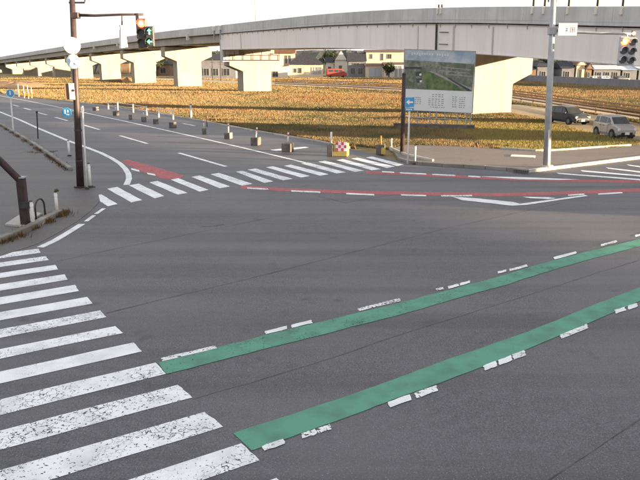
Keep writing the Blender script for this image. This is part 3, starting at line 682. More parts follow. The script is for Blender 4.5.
# hills and far wood
def ridge(name, Y, x0, x1, h0, h1, m, kind, step=6, label=None, cat=None):
    mb = MB(); xs = np.arange(x0, x1, step); top = []
    for x in xs:
        hh = h0 + (h1 - h0) * (.5 + .25 * math.sin(x * .013 + Y) + .15 * math.sin(x * .041 + 1.3) + .10 * math.sin(x * .13)) + random.uniform(-.06, .06) * h1
        top.append(hh)
    k = len(xs)
    for x, hh in zip(xs, top):
        mb.v += [Vector((x, Y, -.5)), Vector((x, Y + 4 + random.uniform(-1, 1), hh * .7)), Vector((x, Y + 12, hh)), Vector((x, Y + 60, -.5))]
    for i in range(k - 1):
        for j in range(3): mb.f.append([i * 4 + j, (i + 1) * 4 + j, (i + 1) * 4 + j + 1, i * 4 + j + 1])
    return tag(mb.build(name, m), label, cat, kind=kind)
ridge('hills', 900, -290, 900, 14, 22, 'hill', 'structure', 14)
ridge('far_wood', 330, -120, 60, 7, 12.5, 'hedge', 'stuff', 2.5, 'dark band of far trees behind the houses', 'trees')
ridge('far_wood', 232, 50, 190, 4.6, 7.6, 'hedge', 'stuff', 2.0, 'dark band of far trees behind the right houses', 'trees')
# dark retaining wall in front of the right row
A, B = gp(508, 79.8), gp(700, 92)
wl_ = empty('retaining_wall', (A + B) / 2, 'long dark grey retaining wall below the far right houses', 'wall')
for i in range(24):
    a, b = A.lerp(B, i / 24), A.lerp(B, (i + 1) / 24); t_ = b - a
    c_ = (a + b) / 2; MB().box((c_.x, c_.y, .75), (t_.length - .06, .3, 1.8), math.atan2(t_.y, t_.x)).build('wall_panel', 'hgrey', wl_)

# ------------------------------------------------------------------ guard rails along the country road
def guard_rail(P, label, h=.75, sp=4.0):
    root = empty('guard_rail', P[0], label, 'guard rail')
    mb = MB()
    for z in (h, h - .35): mb.tube([p + Vector((0, 0, z)) for p in P], .09, 5)
    mb.build('rail', 'rail', root)
    for a, b in zip(P[:-1], P[1:]):
        k = max(1, int((b - a).length / sp))
        for i in range(k):
            q = a.lerp(b, i / k); MB().box((q.x, q.y, h / 2 - .05), (.12, .12, h + .15)).build('post', 'rail', root)
guard_rail(G1[1:], 'brown guard rail on the far side of the country road')
guard_rail(G2[1:], 'brown guard rail on the near side of the country road')

# ================================================================== CARS
def car(name, label, pos, rz, L, W, Hh, body, style='kei', group=None, detail=True):
    root = empty(name, (0, 0, 0), label, 'car', group)
    if style == 'kei': st = [(-.5, .50, .86, .86, .80), (-.485, .28, .95, 1.30, .93), (-.40, .22, .97, 1.52, .98), (-.1, .20, .97, 1.56, 1.0), (.12, .20, .96, 1.50, .99), (.30, .20, .95, .97, .98), (.40, .22, .90, .90, .96), (.485, .26, .78, .78, .90), (.5, .40, .62, .62, .82)]
    else: st = [(-.5, .45, .85, .85, .84), (-.485, .30, .92, .98, .93), (-.44, .22, .94, 1.30, .97), (-.36, .20, .95, 1.48, .99), (-.05, .19, .95, 1.52, 1.0), (.10, .19, .94, 1.44, 1.0), (.245, .19, .92, .94, .99), (.38, .21, .87, .87, .97), (.48, .25, .74, .74, .90), (.5, .40, .60, .60, .82)]
    kz = Hh / (1.56 if style == 'kei' else 1.52); k = 11
    mb = MB()
    def ring(i):
        x, zb, zs, zr, w = st[i]; x *= L; hw = W / 2 * w; zb, zs, zr = zb * kz, zs * kz, zr * kz; hr = hw * (.80 if zr > zs + .1 else .92)
        return [(x, -hw * .92, zb), (x, -hw, zb + .18), (x, -hw, zs - .04), (x, -hw * .97, zs), (x, -hr, zr - .03), (x, -hr * .8, zr), (x, hr * .8, zr), (x, hr, zr - .03), (x, hw * .97, zs), (x, hw, zs - .04), (x, hw, zb + .18), (x, hw * .92, zb)]
    n = len(ring(0))
    for i in range(len(st)): mb.v += [Vector(p) for p in ring(i)]
    for i in range(len(st) - 1):
        for j in range(n): mb.f.append([i * n + j, i * n + (j + 1) % n, (i + 1) * n + (j + 1) % n, (i + 1) * n + j])
    mb.f.append(list(range(n))); mb.f.append([(len(st) - 1) * n + j for j in range(n)][::-1])
    bo = mb.build('body', body, root, smooth=False)
    # side windows / windscreen / rear glass
    def lerp(a, b, t): return Vector(a).lerp(Vector(b), t)
    hi = [i for i in range(len(st)) if st[i][3] > st[i][2] + .15]
    for s in (3, 8):
        o = 4 if s == 3 else 7; sg = -1 if s == 3 else 1
        low = [ring(i)[s] for i in range(hi[0], hi[-1] + 2)]; top = [ring(i)[o] for i in range(hi[0], hi[-1] + 2)]
        def wp(t, v):
            f = t * (len(low) - 1); i = min(int(f), len(low) - 2); a = lerp(low[i], low[i + 1], f - i); b = lerp(top[i], top[i + 1], f - i)
            return a.lerp(b, v) + Vector((0, sg * .012, 0))
        for t0, t1 in ((.10, .36), (.39, .66), (.69, .86)):
            q = [wp(t0 + (t1 - t0) * u, .10) for u in (0, .33, .66, 1)] + [wp(t0 + (t1 - t0) * u, .86 if t1 < .8 or u < .6 else .8) for u in (1, .66, .33, 0)]
            MB().poly(q).build('side_window', 'glass', root)
    def cross(i, j, a, b, name, off):
        r0, r1 = ring(i), ring(j)
        q = [lerp(r0[4], r1[4], a), lerp(r0[7], r1[7], a), lerp(r0[7], r1[7], b), lerp(r0[4], r1[4], b)]
        q = [Vector((p.x, p.y * .90, p.z)) + off for p in q]; MB().poly(q).build(name, 'glass', root)
    i0 = hi[-1]; cross(i0, i0 + 1, .10, .92, 'windscreen', Vector((.02, 0, .035)))
    cross(hi[0] - 0, hi[0] - 1 if style != 'kei' else hi[0] + 0, .1, .9, 'rear_window', Vector((-.02, 0, .02))) if style != 'kei' else MB().poly([Vector((-.475 * L - .02, y_, z_)) for y_, z_ in ((-.34 * W, 1.0), (.34 * W, 1.0), (.32 * W, 1.27), (-.32 * W, 1.27))]).build('rear_window', 'glass', root)
    for sx in (-.31, .30):
        for sy in (-1, 1):
            c_ = Vector((sx * L, sy * (W / 2 - .09), .29))
            ar = MB(); ar.tube([c_ + Vector((0, sy * .095, .02)), c_ + Vector((0, sy * .10, .02))], .36, 18); ar.build('wheel_arch', 'black', root)
            wh = MB().tube([c_ - Vector((0, .09, 0)), c_ + Vector((0, .09, 0))] if sy < 0 else [c_ - Vector((0, .09, 0)), c_ + Vector((0, .09, 0))], .29, 18).build('wheel', 'tyre', root)
            MB().tube([c_ + Vector((0, sy * .08, 0)), c_ + Vector((0, sy * .118, 0))], .185, 12).build('rim', 'rim', wh)
    for sy in (-1, 1):
        MB().box((.482 * L, sy * W * .36, .66 * kz), (.10, .30, .17), -sy * .35).build('headlight', 'headlight', root, bevel=.02)
        MB().box((-.492 * L, sy * W * .40, .80 * kz), (.07, .16, .34)).build('tail_light', 'taillight', root, bevel=.02)
        MB().box((.20 * L, sy * (W / 2 + .07), 1.0 * kz), (.10, .16, .13)).build('mirror', body, root, bevel=.03)
        for xx in (-.13, .115): MB().box((xx * L, sy * (W / 2 - .004), .62 * kz), (.012, .012, .62)).build('door_gap', 'black', root)
        for xx in (-.04, .07 - .24): MB().box((xx * L, sy * (W / 2 + .004), .84 * kz), (.16, .03, .03)).build('door_handle', 'dark', root)
    MB().box((.5 * L + .012, 0, .36), (.05, W * .56, .20)).build('grille', 'black', root, bevel=.01)
    MB().box((.5 * L + .03, 0, .40), (.03, .33, .165)).build('number_plate', 'plate', root)
    MB().box((.47 * L, 0, .24), (.22, W * .86, .14)).build('bumper', 'black', root, bevel=.03)
    root.location = pos; root.rotation_euler = (0, 0, rz)
    return root
def yaw_to(p, q): d = gp(*q) - gp(*p); return math.atan2(d.y, d.x)
pc = gp(613, 137.0, -.02); car('parked_car', 'pale silver boxy small car parked at the right edge of the grass', pc, R(-82), 3.3, 1.46, 1.52, 'silver', 'kei', 'cars parked on the access road')
pc = gp(567, 123.4, -.02); car('parked_car', 'dark blue-grey estate car parked behind the tall grey pole', pc, R(-72), 4.0, 1.64, 1.48, 'navy', 'wagon', 'cars parked on the access road')
# vehicles by the houses
def van(pos, rz, label, body, L=5.6, W=2.0, Hh=2.6):
    root = empty('parked_van', (0, 0, 0), label, 'van')
    pr = [(-L / 2, .4), (-L / 2, Hh), (L * .26, Hh), (L * .40, Hh * .62), (L * .5, Hh * .52), (L * .5, .4)]
    MB().prism([(x, -W / 2, z) for x, z in pr], (0, W, 0)).build('body', body, root, bevel=.08)
    for s in (-1, 1):
        for x0, x1 in ((-.42, -.18), (-.14, .08), (.11, .27)):
            MB().box(((x0 + x1) / 2 * L, s * (W / 2 + .012), Hh * .76), ((x1 - x0) * L, .03, Hh * .24)).build('side_window', 'glass', root)
        for x in (-.32, .32): MB().tube([(x * L, s * (W / 2 - .12), .36), (x * L, s * (W / 2 + .04), .36)], .36, 14).build('wheel', 'tyre', root)
        MB().box((L * .5 + .01, s * W * .36, .95), (.04, .36, .22)).build('headlight', 'headlight', root)
    MB().poly([(L * .335 + .03, -W * .42, Hh * .80), (L * .335 + .03, W * .42, Hh * .80), (L * .40 + .025, W * .44, Hh * .645), (L * .40 + .025, -W * .44, Hh * .645)]).build('windscreen', 'glass', root)
    root.location = pos; root.rotation_euler = (0, 0, rz); return root
v = at(336.5, 75, YH - 8); van(Vector((v.x, YH - 8, 0)), R(8), 'bright red van standing in front of the white gabled house', 'carred', 7.2, 2.2, 3.0)
for px, lab, b in ((597, 'white car parked in front of the long pale-roofed shed', 'carwhite'), (606, 'second white car parked by the long pale-roofed shed', 'carwhite'), (622, 'dark car parked by the short pale-roofed shed', 'navy'), (541, 'dark car parked left of the tall grey pole in the far row', 'navy')):
    v = at(px, 78, YR - 4); car('parked_car', lab, Vector((v.x, YR - 4, 0)), R(15), 4.2, 1.7, 1.5, b, 'wagon', 'cars parked in the far row')

# ================================================================== SIGNALS
Zv = Vector((0, 0, 1))
def mpx(Y): return Y / FPX          # metres per pixel at depth Y (approx.)
def arrow_poly(c, w, ang, y):       # flat arrow in x-z plane facing -y
    base = [(-.5, -.12), (.05, -.12), (.05, -.40), (.5, 0), (.05, .40), (.05, .12), (-.5, .12)]
    ca, sa = math.cos(ang), math.sin(ang)
    return [Vector((c.x + w * (x * ca - z * sa), y, c.z + w * (x * sa + z * ca))) for x, z in base]
def head(parent, c, w, hgt, n, housing, lamps, arrow=None, visor=True):
    """vertical signal head centred at c facing the camera (-y); lamps top to bottom"""
    h = MB().box(c, (w, .16, hgt)).build('signal_head', housing, parent, bevel=.03)
    for i in range(n):
        z = c.z + hgt / 2 - hgt / n * (i + .5); r = min(w, hgt / n) * .42
        lc = Vector((c.x, c.y - .09, z))
        MB().disc(lc, (0, -1, 0), r, .03, 20).build('lamp', lamps[i], h)
        if lamps[i] in ('redlamp', 'orangelamp'):
            MB().disc(lc - Vector((0, .02, 0)), (0, -1, 0), r * .5, .02, 14).build('lamp_core', 'hotlamp', h)
        if arrow and arrow[i] is not None: MB().prism(arrow_poly(lc, r * 1.7, arrow[i], lc.y - .02), (0, -.006, 0)).build('arrow', 'greenlamp', h)
        # visor: half hood
        if visor:
            v = MB(); k = 9; d = .20
            for j in range(k):
                a = math.pi * (j / (k - 1)) * 1.1 - .05 * math.pi
                for dy in (0, -d): v.v.append(Vector((lc.x + (r + .015) * math.cos(a), lc.y + dy, lc.z + (r + .015) * math.sin(a))))
            for j in range(k - 1): v.f.append([2 * j, 2 * j + 1, 2 * j + 3, 2 * j + 2])
            vo = v.build('visor', housing, h); so_ = vo.modifiers.new('thick', 'SOLIDIFY'); so_.thickness = .01
    return h
# ---- left signal pole
bl = gp(80.5, 187.5); YL = bl.y
sp_l = empty('signal_pole', bl, 'dark brown signal pole with long arm, red signal and round signs on the left corner', 'traffic signal')
def L_(px, py, dy=0.0): return at(px, py, YL + dy)
top = Vector((bl.x, bl.y, 8.2)); 
tl = at(70.3, 0, YL)
lean = Vector((tl.x + .12 - bl.x, 0, 0)) / 8.0
MB().tube([bl + Vector((0, 0, -.05)), bl + lean * 3 * .9 + Zv * 3, bl + lean * 7.9 + Zv * 8.3], [.155, .125, .10], 14).build('pole', 'brown', sp_l, smooth=True)
def pl(z): return bl + lean * z + Zv * z
MB().tube([pl(0) + Zv * .0, pl(.05) + Zv * .02], .26, 14).build('base_flange', 'brown', sp_l)
MB().tube([L_(74, 15.0), L_(95, 15.6), L_(120, 14.6), L_(143, 14.4)], [.06, .05, .045, .04], 8).build('arm', 'brown', sp_l, smooth=True)
c_ = L_(75.5, 15.5); MB().box(c_, (.30, .3, .22)).build('arm_clamp', 'brown', sp_l, bevel=.02)
MB().tube([L_(69, 2.6), L_(84.5, 2.6), L_(85, 0)], .035, 8).build('upper_bracket', 'brown', sp_l)
MB().box(L_(137.8, 26), (.10, .10, .95)).build('hanger', 'brown', sp_l)
head(sp_l, L_(142.4, 33.4, -.1), .36, 1.10, 3, 'housing', ['redlamp', 'lens', 'lens'])
head(sp_l, L_(150.2, 36.6, -.25), .32, .76, 2, 'dark', ['lens', 'lens'], [math.pi / 2, math.pi])
MB().tube([L_(144, 30), L_(148, 31, -.2)], .03, 6).build('head_bracket', 'dark', sp_l)
# hanging name plate seen at a slant
a0, a1 = L_(119.4, 25.2), L_(124.2, 25.6); 
pts = [L_(119.2, 25.0), L_(124.4, 25.8, 1.6), L_(127.6, 47.0, 1.6), L_(119.4, 48.4)]
np_ = MB().prism(pts, (.02, -.03, 0)).build('name_plate', 'signwhite', sp_l)
for i in range(5):
    p = L_(121.6 + i * .35, 29 + i * 4.0, .75); MB().box(p + Vector((0, -.06, 0)), (.10, .02, .10)).build('glyph_stroke', 'print_grey', np_)
MB().tube([L_(122, 15), L_(122, 25.5)], .025, 6).build('plate_hanger', 'brown', sp_l)
# round signs on the pole
s1 = MB().disc(L_(72.0, 45.6, -.20), (.42, -.9, 0), .31, .02, 32).build('round_sign', 'signwhite', sp_l)
MB().disc(L_(72.0, 45.6, -.16), (.42, -.9, 0), .325, .02, 32).build('sign_rim', 'steel', s1)
s2 = MB().disc(L_(73.2, 61.6, -.20), (-.10, -1, 0), .275, .02, 32).build('round_sign', 'signwhite', sp_l)
cc = L_(73.2, 61.6, -.22)
MB().disc(L_(73.2, 61.6, -.212), (-.10, -1, 0), .235, .02, 32).build('sign_face', 'signpale', s2)
cc = cc + Vector((0, -.012, 0))
MB().prism([cc + Vector((x, -.008, z)) for x, z in ((-.14, -.12), (-.04, -.15), (.02, -.02), (.12, -.13), (.15, .02), (.08, .15), (-.02, .12), (-.12, .13), (-.09, .02))], (0, -.004, 0)).build('sign_symbol', 'signwhite', s2)
# control box
MB().box(L_(69.8, 91.5, -.12), (.38, .32, .66), R(14)).build('control_box', 'hbrown', sp_l, bevel=.015)
MB().box(L_(71.9, 91.3, -.31), (.20, .02, .62), R(14)).build('box_door', 'hwhite', sp_l)
MB().disc(L_(73.2, 90.5, -.33), (0, -1, 0), .05, .02, 10).build('box_lock', 'brown', sp_l)
MB().tube([L_(70, 79), L_(78, 78.4)], .03, 6).build('band', 'hwhite', sp_l)
# blue disc sign
bs = MB().disc(L_(66.6, 112.6, -.1), (-.15, -1, 0), .205, .02, 28).build('blue_round_sign', 'signblue', sp_l)
cc = L_(66.6, 112.6, -.125)
for dx, dz, w, h in ((-.06, .03, .045, .17), (.05, .05, .04, .10), (.04, -.08, .12, .04)): MB().box(cc + Vector((dx, 0, dz)), (w, .012, h)).build('sign_symbol', 'signpale', bs)
MB().tube([L_(68, 112.6), L_(76, 113)], .02, 6).build('sign_bracket', 'steel', sp_l)
for py in (130, 160): 
    c_ = pl((187.5 - py) * mpx(YL)); MB().tube([c_ - Zv * .03, c_ + Zv * .03], .155, 14).build('band', 'dark', sp_l)
# thin white conduit pole
b2 = gp(87, 189.5)
wp_ = empty('conduit_pole', b2, 'thin white pole standing just right of the brown signal pole', 'pole')
MB().tube([b2 - Zv * .05, at(82.4, 106, b2.y)], [.034, .030], 10).build('shaft', 'postwhite', wp_, smooth=True)
MB().tube([b2, b2 + Zv * .10], .09, 10).build('foot', 'dark', wp_)
MB().box(at(82.4, 109, b2.y - .04), (.10, .05, .16)).build('cap_box', 'steel', wp_)

# ---- delineator posts
def delineator(px, py, htop, label, group, r=.045, base='black', band='signwhite', lean_=(0, 0), basew=.13):
    b = gp(px, py); h = (py - htop) * mpx(b.y)
    root = empty('delineator_post', b, label, 'post', group)
    tp = b + Vector((lean_[0], lean_[1], h))
    MB().tube([b + Zv * -.02, b + Zv * .02, b.lerp(tp, .08)], [basew, basew, r * 1.2], 12).build('base', base, root)
    MB().tube([b, tp], [r, r * .92], 12).build('shaft', 'postwhite', root, smooth=True)
    MB().tube([b.lerp(tp, .80), b.lerp(tp, .90)], r * 1.1, 12, False).build('reflective_band', band, root)
    MB().tube([tp - Zv * .01, tp + Zv * .025], [r * 1.15, r * .7], 12).build('cap', 'dark', root)
    return root
GD = 'white posts at the left corner'
delineator(90.5, 187.5, 163, 'white post in a round black foot beside the thin white pole', GD, .06, 'black', basew=.20)
delineator(57.5, 214.5, 191, 'white post with mossy cap on the end of the near left kerb', GD, .055)
delineator(33.5, 227, 200, 'white post with dark cap beside the brown rail post', GD, .06)
delineator(69.5, 156, 140.5, 'short white post on the left kerb before the signal pole', GD, .06)
# moss on cap
p = at(56.6, 190.6, gp(57.5, 214.5).y); tag(MB().tube([p - Zv * .03, p + Zv * .03, p + Zv * .06], [.075, .07, .03], 10).build('moss_clump', 'leaf'), 'small clump of moss capping the post on the left kerb', 'moss')
# thin brown post on left kerb
b = gp(38, 138.5); bp_ = empty('thin_post', b, 'thin dark brown post on the left kerb by the brown weeds', 'post')
MB().tube([b - Zv * .05, at(36.8, 112.5, b.y)], .045, 8).build('shaft', 'brown', bp_); MB().box(at(36.8, 112, b.y), (.14, .06, .12)).build('reflector', 'brown', bp_)
# sign pole far left
b = gp(13.4, 130.5); sg = empty('round_sign_post', b, 'blue and white round sign on a pale pole at the far left', 'sign')
MB().tube([b - Zv * .05, at(10, 92, b.y)], .055, 10).build('shaft', 'postwhite', sg)
c_ = at(10.3, 93.2, b.y - .08); MB().disc(c_, (.05, -1, 0), .32, .02, 28).build('sign_rim', 'signwhite', sg)
MB().disc(c_ - Vector((0, .02, 0)), (.05, -1, 0), .275, .012, 28).build('sign_face', 'signblue', sg)
MB().box(c_ - Vector((0, .035, -.02)), (.10, .008, .30)).build('sign_symbol', 'signwhite', sg)
MB().box(c_ + Vector((.45, 0, .02)), (.30, .03, .18)).build('side_plate', 'signwhite', sg)

# ---- brown rail post, hoop and slab on near left corner
b = gp(25.5, 226); Yb = b.y
rp = empty('rail_post', b, 'thick dark brown end post with sloping handrail at the left edge', 'railing')
tp = at(21, 178, Yb); MB().box(((b.x + tp.x) / 2, Yb, tp.z / 2), (.24, .24, tp.z)).build('post', 'brown', rp, bevel=.02)
MB().box((tp.x, Yb, tp.z + .02), (.26, .26, .04)).build('cap', 'steel', rp)
MB().tube([tp + Vector((-.02, 0, -.1)), at(0, 160.5, Yb - .3), at(-40, 128, Yb - 1.0)], .11, 12).build('handrail', 'brown', rp)
p = at(-40, 128, Yb - 1.0); MB().box((p.x, p.y, p.z / 2), (.2, .2, p.z)).build('post', 'brown', rp)
p = gp(22, 221); 
sl_ = tag(MB().prism([gp(5, 226) , gp(24, 228), gp(42, 215), gp(26, 212.5)], (0, 0, .07)).build('base_slab', 'concrete'), 'flat grey concrete slab under the brown rail post', 'slab')
h0, h1 = gp(36.5, 222), gp(45.5, 217.5)
hp = empty('hoop_barrier', h0, 'black hoop barrier between the two near white posts', 'barrier')
hh = 22 * mpx(h0.y); pts = [h0 - Zv * .03, h0 + Zv * hh * .6]
for i in range(1, 8):
    a = math.pi * i / 8; m_ = h0.lerp(h1, .5 - .5 * math.cos(a)); pts.append(m_ + Zv * (hh * .6 + hh * .4 * math.sin(a)))
pts += [h1 + Zv * hh * .6, h1 - Zv * .03]
MB().tube(pts, .032, 8).build('hoop', 'dark', hp, smooth=True)
p = at(24.5, 205, Yb - .16); MB().box(p, (.34, .10, .20)).build('clamp_plate', 'dark', rp)

# ---- right signal pole
br = gp(546.6, 167.5, .1); YRp = br.y
sp_r = empty('signal_pole', br, 'tall grey steel signal pole with arm and double signal on the right', 'traffic signal')
tr_ = at(552.9, -8, YRp)
MB().tube([br - Zv * .1, br.lerp(tr_, .35), tr_ + Zv * 1.0], [.175, .155, .115], 16).build('pole', 'steel', sp_r, smooth=True)
MB().tube([br, br + Zv * .12], .30, 16).build('base_flange', 'concrete', sp_r)
def R_(px, py, dy=0.0): return at(px, py, YRp + dy)
MB().tube([R_(549, 130, -.2), R_(548, 165, -.2)], .035, 8).build('cable_pipe', 'postwhite', sp_r)
MB().tube([R_(551, 30), R_(574, 32.0, -.2), R_(600, 33.2, -.4), R_(634, 33.8, -.6)], [.075, .065, .055, .05], 8).build('arm', 'steel', sp_r, smooth=True)
MB().box(R_(552.2, 31), (.34, .36, .34)).build('arm_clamp', 'steel', sp_r, bevel=.02)
pr_ = MB().box(R_(567.6, 29.4, -.3), (.84, .03, .52)).build('name_plate', 'signwhite', sp_r)
MB().box(R_(567.6, 29.4, -.285), (.88, .02, .56)).build('plate_rim', 'print_grey', pr_)
for dx, dz, w, h in ((-.28, -.02, .14, .03), (-.03, -.02, .05, .16), (-.03, .05, .15, .03), (-.03, -.06, .13, .03), (.24, -.02, .04, .2), (.15, -.02, .03, .2), (.33, -.02, .03, .2), (.24, .075, .2, .03), (.24, -.115, .2, .03), (.24, -.02, .17, .03), (-.2, .17, .2, .03), (.12, .17, .25, .03)):
    MB().box(R_(567.6, 29.4, -.318) + Vector((dx, 0, dz)), (w, .008, h)).build('glyph_stroke', 'print_grey', pr_)
head(sp_r, R_(622.8, 50.6, -.7), .39, 1.22, 3, 'housing_grey', ['orangelamp', 'lens', 'lens'])
head(sp_r, R_(630.8, 51.4, -.72), .37, 1.20, 3, 'housing_grey', ['lens', 'lens', 'lens'])
MB().tube([R_(627, 33.6, -.55), R_(627, 40, -.62)], .035, 8).build('head_hanger', 'steel', sp_r)
sw = MB().box(R_(633.6, 33.4, -.75), (.17, .12, .26)).build('arm_end_lamp', 'housing', sp_r, bevel=.02)
MB().disc(R_(633.8, 33.4, -.83), (0, -1, 0), .07, .02, 14).build('lamp', 'hotlamp', sw)
for px in (548.5, 556.5): MB().tube([R_(px, 2), R_(px, -10)], .03, 6).build('top_bracket', 'dark', sp_r)

# ---- blue arrow sign, white pole, brown utility post
b = gp(407.6, 164.2); ys = b.y
ar = empty('arrow_sign', b, 'white pole with small square blue sign and left arrow before the billboard', 'sign')
MB().tube([b - Zv * .05, at(409.8, 98, ys)], [.05, .042], 10).build('shaft', 'postwhite', ar, smooth=True)
c_ = at(409.6, 102.2, ys - .07); fc = MB().box(c_, (.47, .02, .46)).build('sign_panel', 'signblue', ar)
MB().prism(arrow_poly(c_, .34, math.pi, c_.y - .012), (0, -.006, 0)).build('arrow', 'signwhite', fc)
c2_ = at(409.6, 109.4, ys - .07); f2 = MB().box(c2_, (.42, .02, .15)).build('lower_plate', 'signblue', ar)
for dx in (-.13, -.03, .08): MB().box(c2_ + Vector((dx, -.014, 0)), (.07, .006, .06)).build('glyph_stroke', 'signwhite', f2)
delineator(414.8, 164.0, 145.5, 'white post right beside the white pole of the arrow sign', 'white posts at the far corner', .05)
delineator(391.3, 149.0, 138.2, 'white post left of the brown utility post, on the far corner', 'white posts at the far corner', .05)
b = gp(402.2, 155.5); up = empty('utility_post', b, 'dark brown square post standing at the left side of the billboard', 'post')
MB().tube([b - Zv * .1, at(404.0, 74, b.y)], [.125, .105], 12).build('shaft', 'brown', up, smooth=True)
MB().tube([at(404, 74, b.y), at(404, 72.6, b.y)], [.13, .06], 12).build('cap', 'dark', up)

# ================================================================== BILLBOARD
YB = gp(440, 129).y
TLb, TRb, BRb, BLb = at(404.8, 49.4, YB + .8), at(475.5, 51.6, YB - .8), at(475.0, 113.0, YB - .8), at(403.6, 109.8, YB + .8)
BLb = Vector((TLb.x, TLb.y, BLb.z)); BRb = Vector((TRb.x, TRb.y, BRb.z))
bb = empty('billboard', ((TLb.x + TRb.x) / 2, YB, 0), 'large project billboard with aerial picture above white text panel, in the field', 'billboard')
def bp2(u, v, off=0.0):      # u right, v down, 0..1
    t = TLb.lerp(TRb, u); q = BLb.lerp(BRb, u); p = t.lerp(q, v)
    return p + Vector((-.29, -.96, 0)).normalized() * off
MB().prism([bp2(0, 0), bp2(1, 0), bp2(1, 1), bp2(0, 1)], Vector((.29, .96, 0)).normalized() * .08).build('panel', 'print_white', bb)
def pr(pts, m, off, name='print', par=None): return MB().poly([bp2(u, v, off) for u, v in pts]).build(name, m, par or bb)
pr([(0.005, .005), (.995, .005), (.995, .20), (.005, .17)], 'print_sky', .006, 'sky_print')
pr([(0.005, .17), (.995, .20), (.985, .645), (.005, .645)], 'print_land', .006, 'landscape_print')
pr([(.24, .36), (.34, .34), (.60, .45), (.86, .62), (.84, .64), (.34, .64)], 'print_green', .009, 'field_print')
pr([(.36, .34), (.40, .335), (.985, .60), (.985, .645), (.95, .645)], 'print_road', .012, 'road_print')
pr([(.62, .44), (.66, .44), (.985, .635), (.93, .645)], 'print_block', .015, 'shadow_print')
pr([(.01, .285), (.25, .275), (.26, .31), (.01, .325)], 'print_block', .012, 'bridge_print')
for u, v in ((.17, .36), (.18, .47)):
    pr([(u, v), (u + .08, v - .01), (u + .085, v + .06), (u + .005, v + .07)], 'print_block', .012, 'inset_print'); pr([(u + .05, v + .03), (u + .082, v + .02), (u + .084, v + .055), (u + .055, v + .06)], 'print_white', .015, 'inset_print')
for i, (u0, u1) in enumerate(((.55, .95), (.50, .93), (.60, .97))):
    v_ = .26 + i * .055; pr([(u0, v_), (u1, v_ + .03), (u1, v_ + .04), (u0, v_ + .015)], 'print_road', .009, 'lane_print')
for q in (((-.008, -.008), (1.008, -.008), (1.008, .002), (-.008, .002)), ((-.008, .998), (1.008, .998), (1.008, 1.008), (-.008, 1.008)), ((-.008, .003), (.003, .003), (.003, .997), (-.008, .997)), ((.997, .003), (1.008, .003), (1.008, .997), (.997, .997))):
    MB().prism([bp2(u, v, .02) for u, v in q], Vector((.29, .96, 0)).normalized() * .11).build('frame', 'print_grey', bb)
# headline glyphs (illegible in the photograph: plain strokes)
for i in range(15):
    if i == 9: continue
    u = .10 + i * .036; w = random.uniform(.018, .028)
    for k in range(random.choice((2, 3))):
        v_ = .045 + k * .016 + u * .02; pr([(u, v_), (u + w, v_), (u + w, v_ + .009), (u, v_ + .009)], 'print_white', .010, 'headline_glyph')
for (u0, u1, v0, rows, n) in ((.14, .27, .78, 4, 4), (.37, .60, .79, 4, 5), (.71, .78, .74, 6, 2), (.81, .90, .745, 6, 3), (.42, .60, .715, 2, 4), (.40, .62, .925, 1, 7)):
    for r_ in range(rows):
        for k in range(n):
            a = u0 + (u1 - u0) * k / n; b_ = a + (u1 - u0) / n * random.uniform(.4, .85); v_ = v0 + r_ * .033
            pr([(a, v_), (b_, v_), (b_, v_ + .012), (a, v_ + .012)], 'print_grey', .009, 'text_glyph')
pr([(.005, .905), (.10, .905), (.10, .955), (.005, .955)], 'print_grey', .009, 'print')
for u in (.03, .22, .40, .50, .62, .80, .93, .985):
    p = bp2(u, 1.0); q = Vector((p.x, p.y + .05, 0)); MB().box((p.x, p.y + .14, p.z / 2 + .45 + .0), (.09, .10, p.z + 1.0)).build('leg', 'steel', bb)
a, b_ = bp2(-.12, 1), bp2(1.05, 1); c_ = (a + b_) / 2; MB().box((c_.x, c_.y + .2, .16), ((b_ - a).length, .5, .42), math.atan2((b_ - a).y, (b_ - a).x)).build('shade_strip_beam', 'block', bb, bevel=.02)  # dark beam added at the legs, stands in for the shade strip there
for v_ in (1.10, ):
    a, b_ = bp2(0, v_), bp2(1, v_); MB().tube([a + Vector((0, .05, -.1)), b_ + Vector((0, .05, -.1))], .04, 6).build('cross_rail', 'steel', bb)

# ================================================================== BLOCKS WITH POSTS ALONG THE LEFT ROAD
def block_post(px, py, w, hblk, label, post=True, lean_=0.0, col2=None, d=None):
    b = gp(px, py); root = empty('block_delineator', b, label, 'barrier block', 'weighted blocks with posts along the left road')
    w *= .82; d = d or w
    MB().box((b.x, b.y + d / 2, hblk / 2), (w, d, hblk), R(-18)).build('block', col2 or 'block', root, bevel=.03)
    if post:
        p = Vector((b.x, b.y + d / 2, hblk - .02)); tp = p + Vector((lean_, 0, .62)) 
        MB().tube([p, tp], .05, 10).build('shaft', 'postwhite', root, smooth=True)
        MB().tube([p.lerp(tp, .7), p.lerp(tp, .85)], .055, 10, False).build('reflective_band', 'magenta', root)
    return root
BL = [(287.5, 152.2, .70, .50, .05), (255.5, 145.6, .62, .50, .10), (228, 139, .55, .42, .03), (204, 134.2, .30, .42, 0), (172.3, 128, .55, .45, 0), (155.4, 124, .42, .40, 0), (143.5, 121.8, .42, .42, 0), (130.2, 119.6, .30, .44, 0), (115.4, 115.6, .55, .42, 0), (95, 110.6, .60, .40, 0)]
nth = ['nearest', 'second', 'third', 'fourth', 'fifth', 'sixth', 'seventh', 'eighth', 'ninth', 'tenth']
for i, (px, py, w, h, ln) in enumerate(BL):
    block_post(px, py, w, h, f'{nth[i]} grey block with post in the row along the left road, counted from the crossing', post=i < 4 or i in (6, 8), lean_=ln)
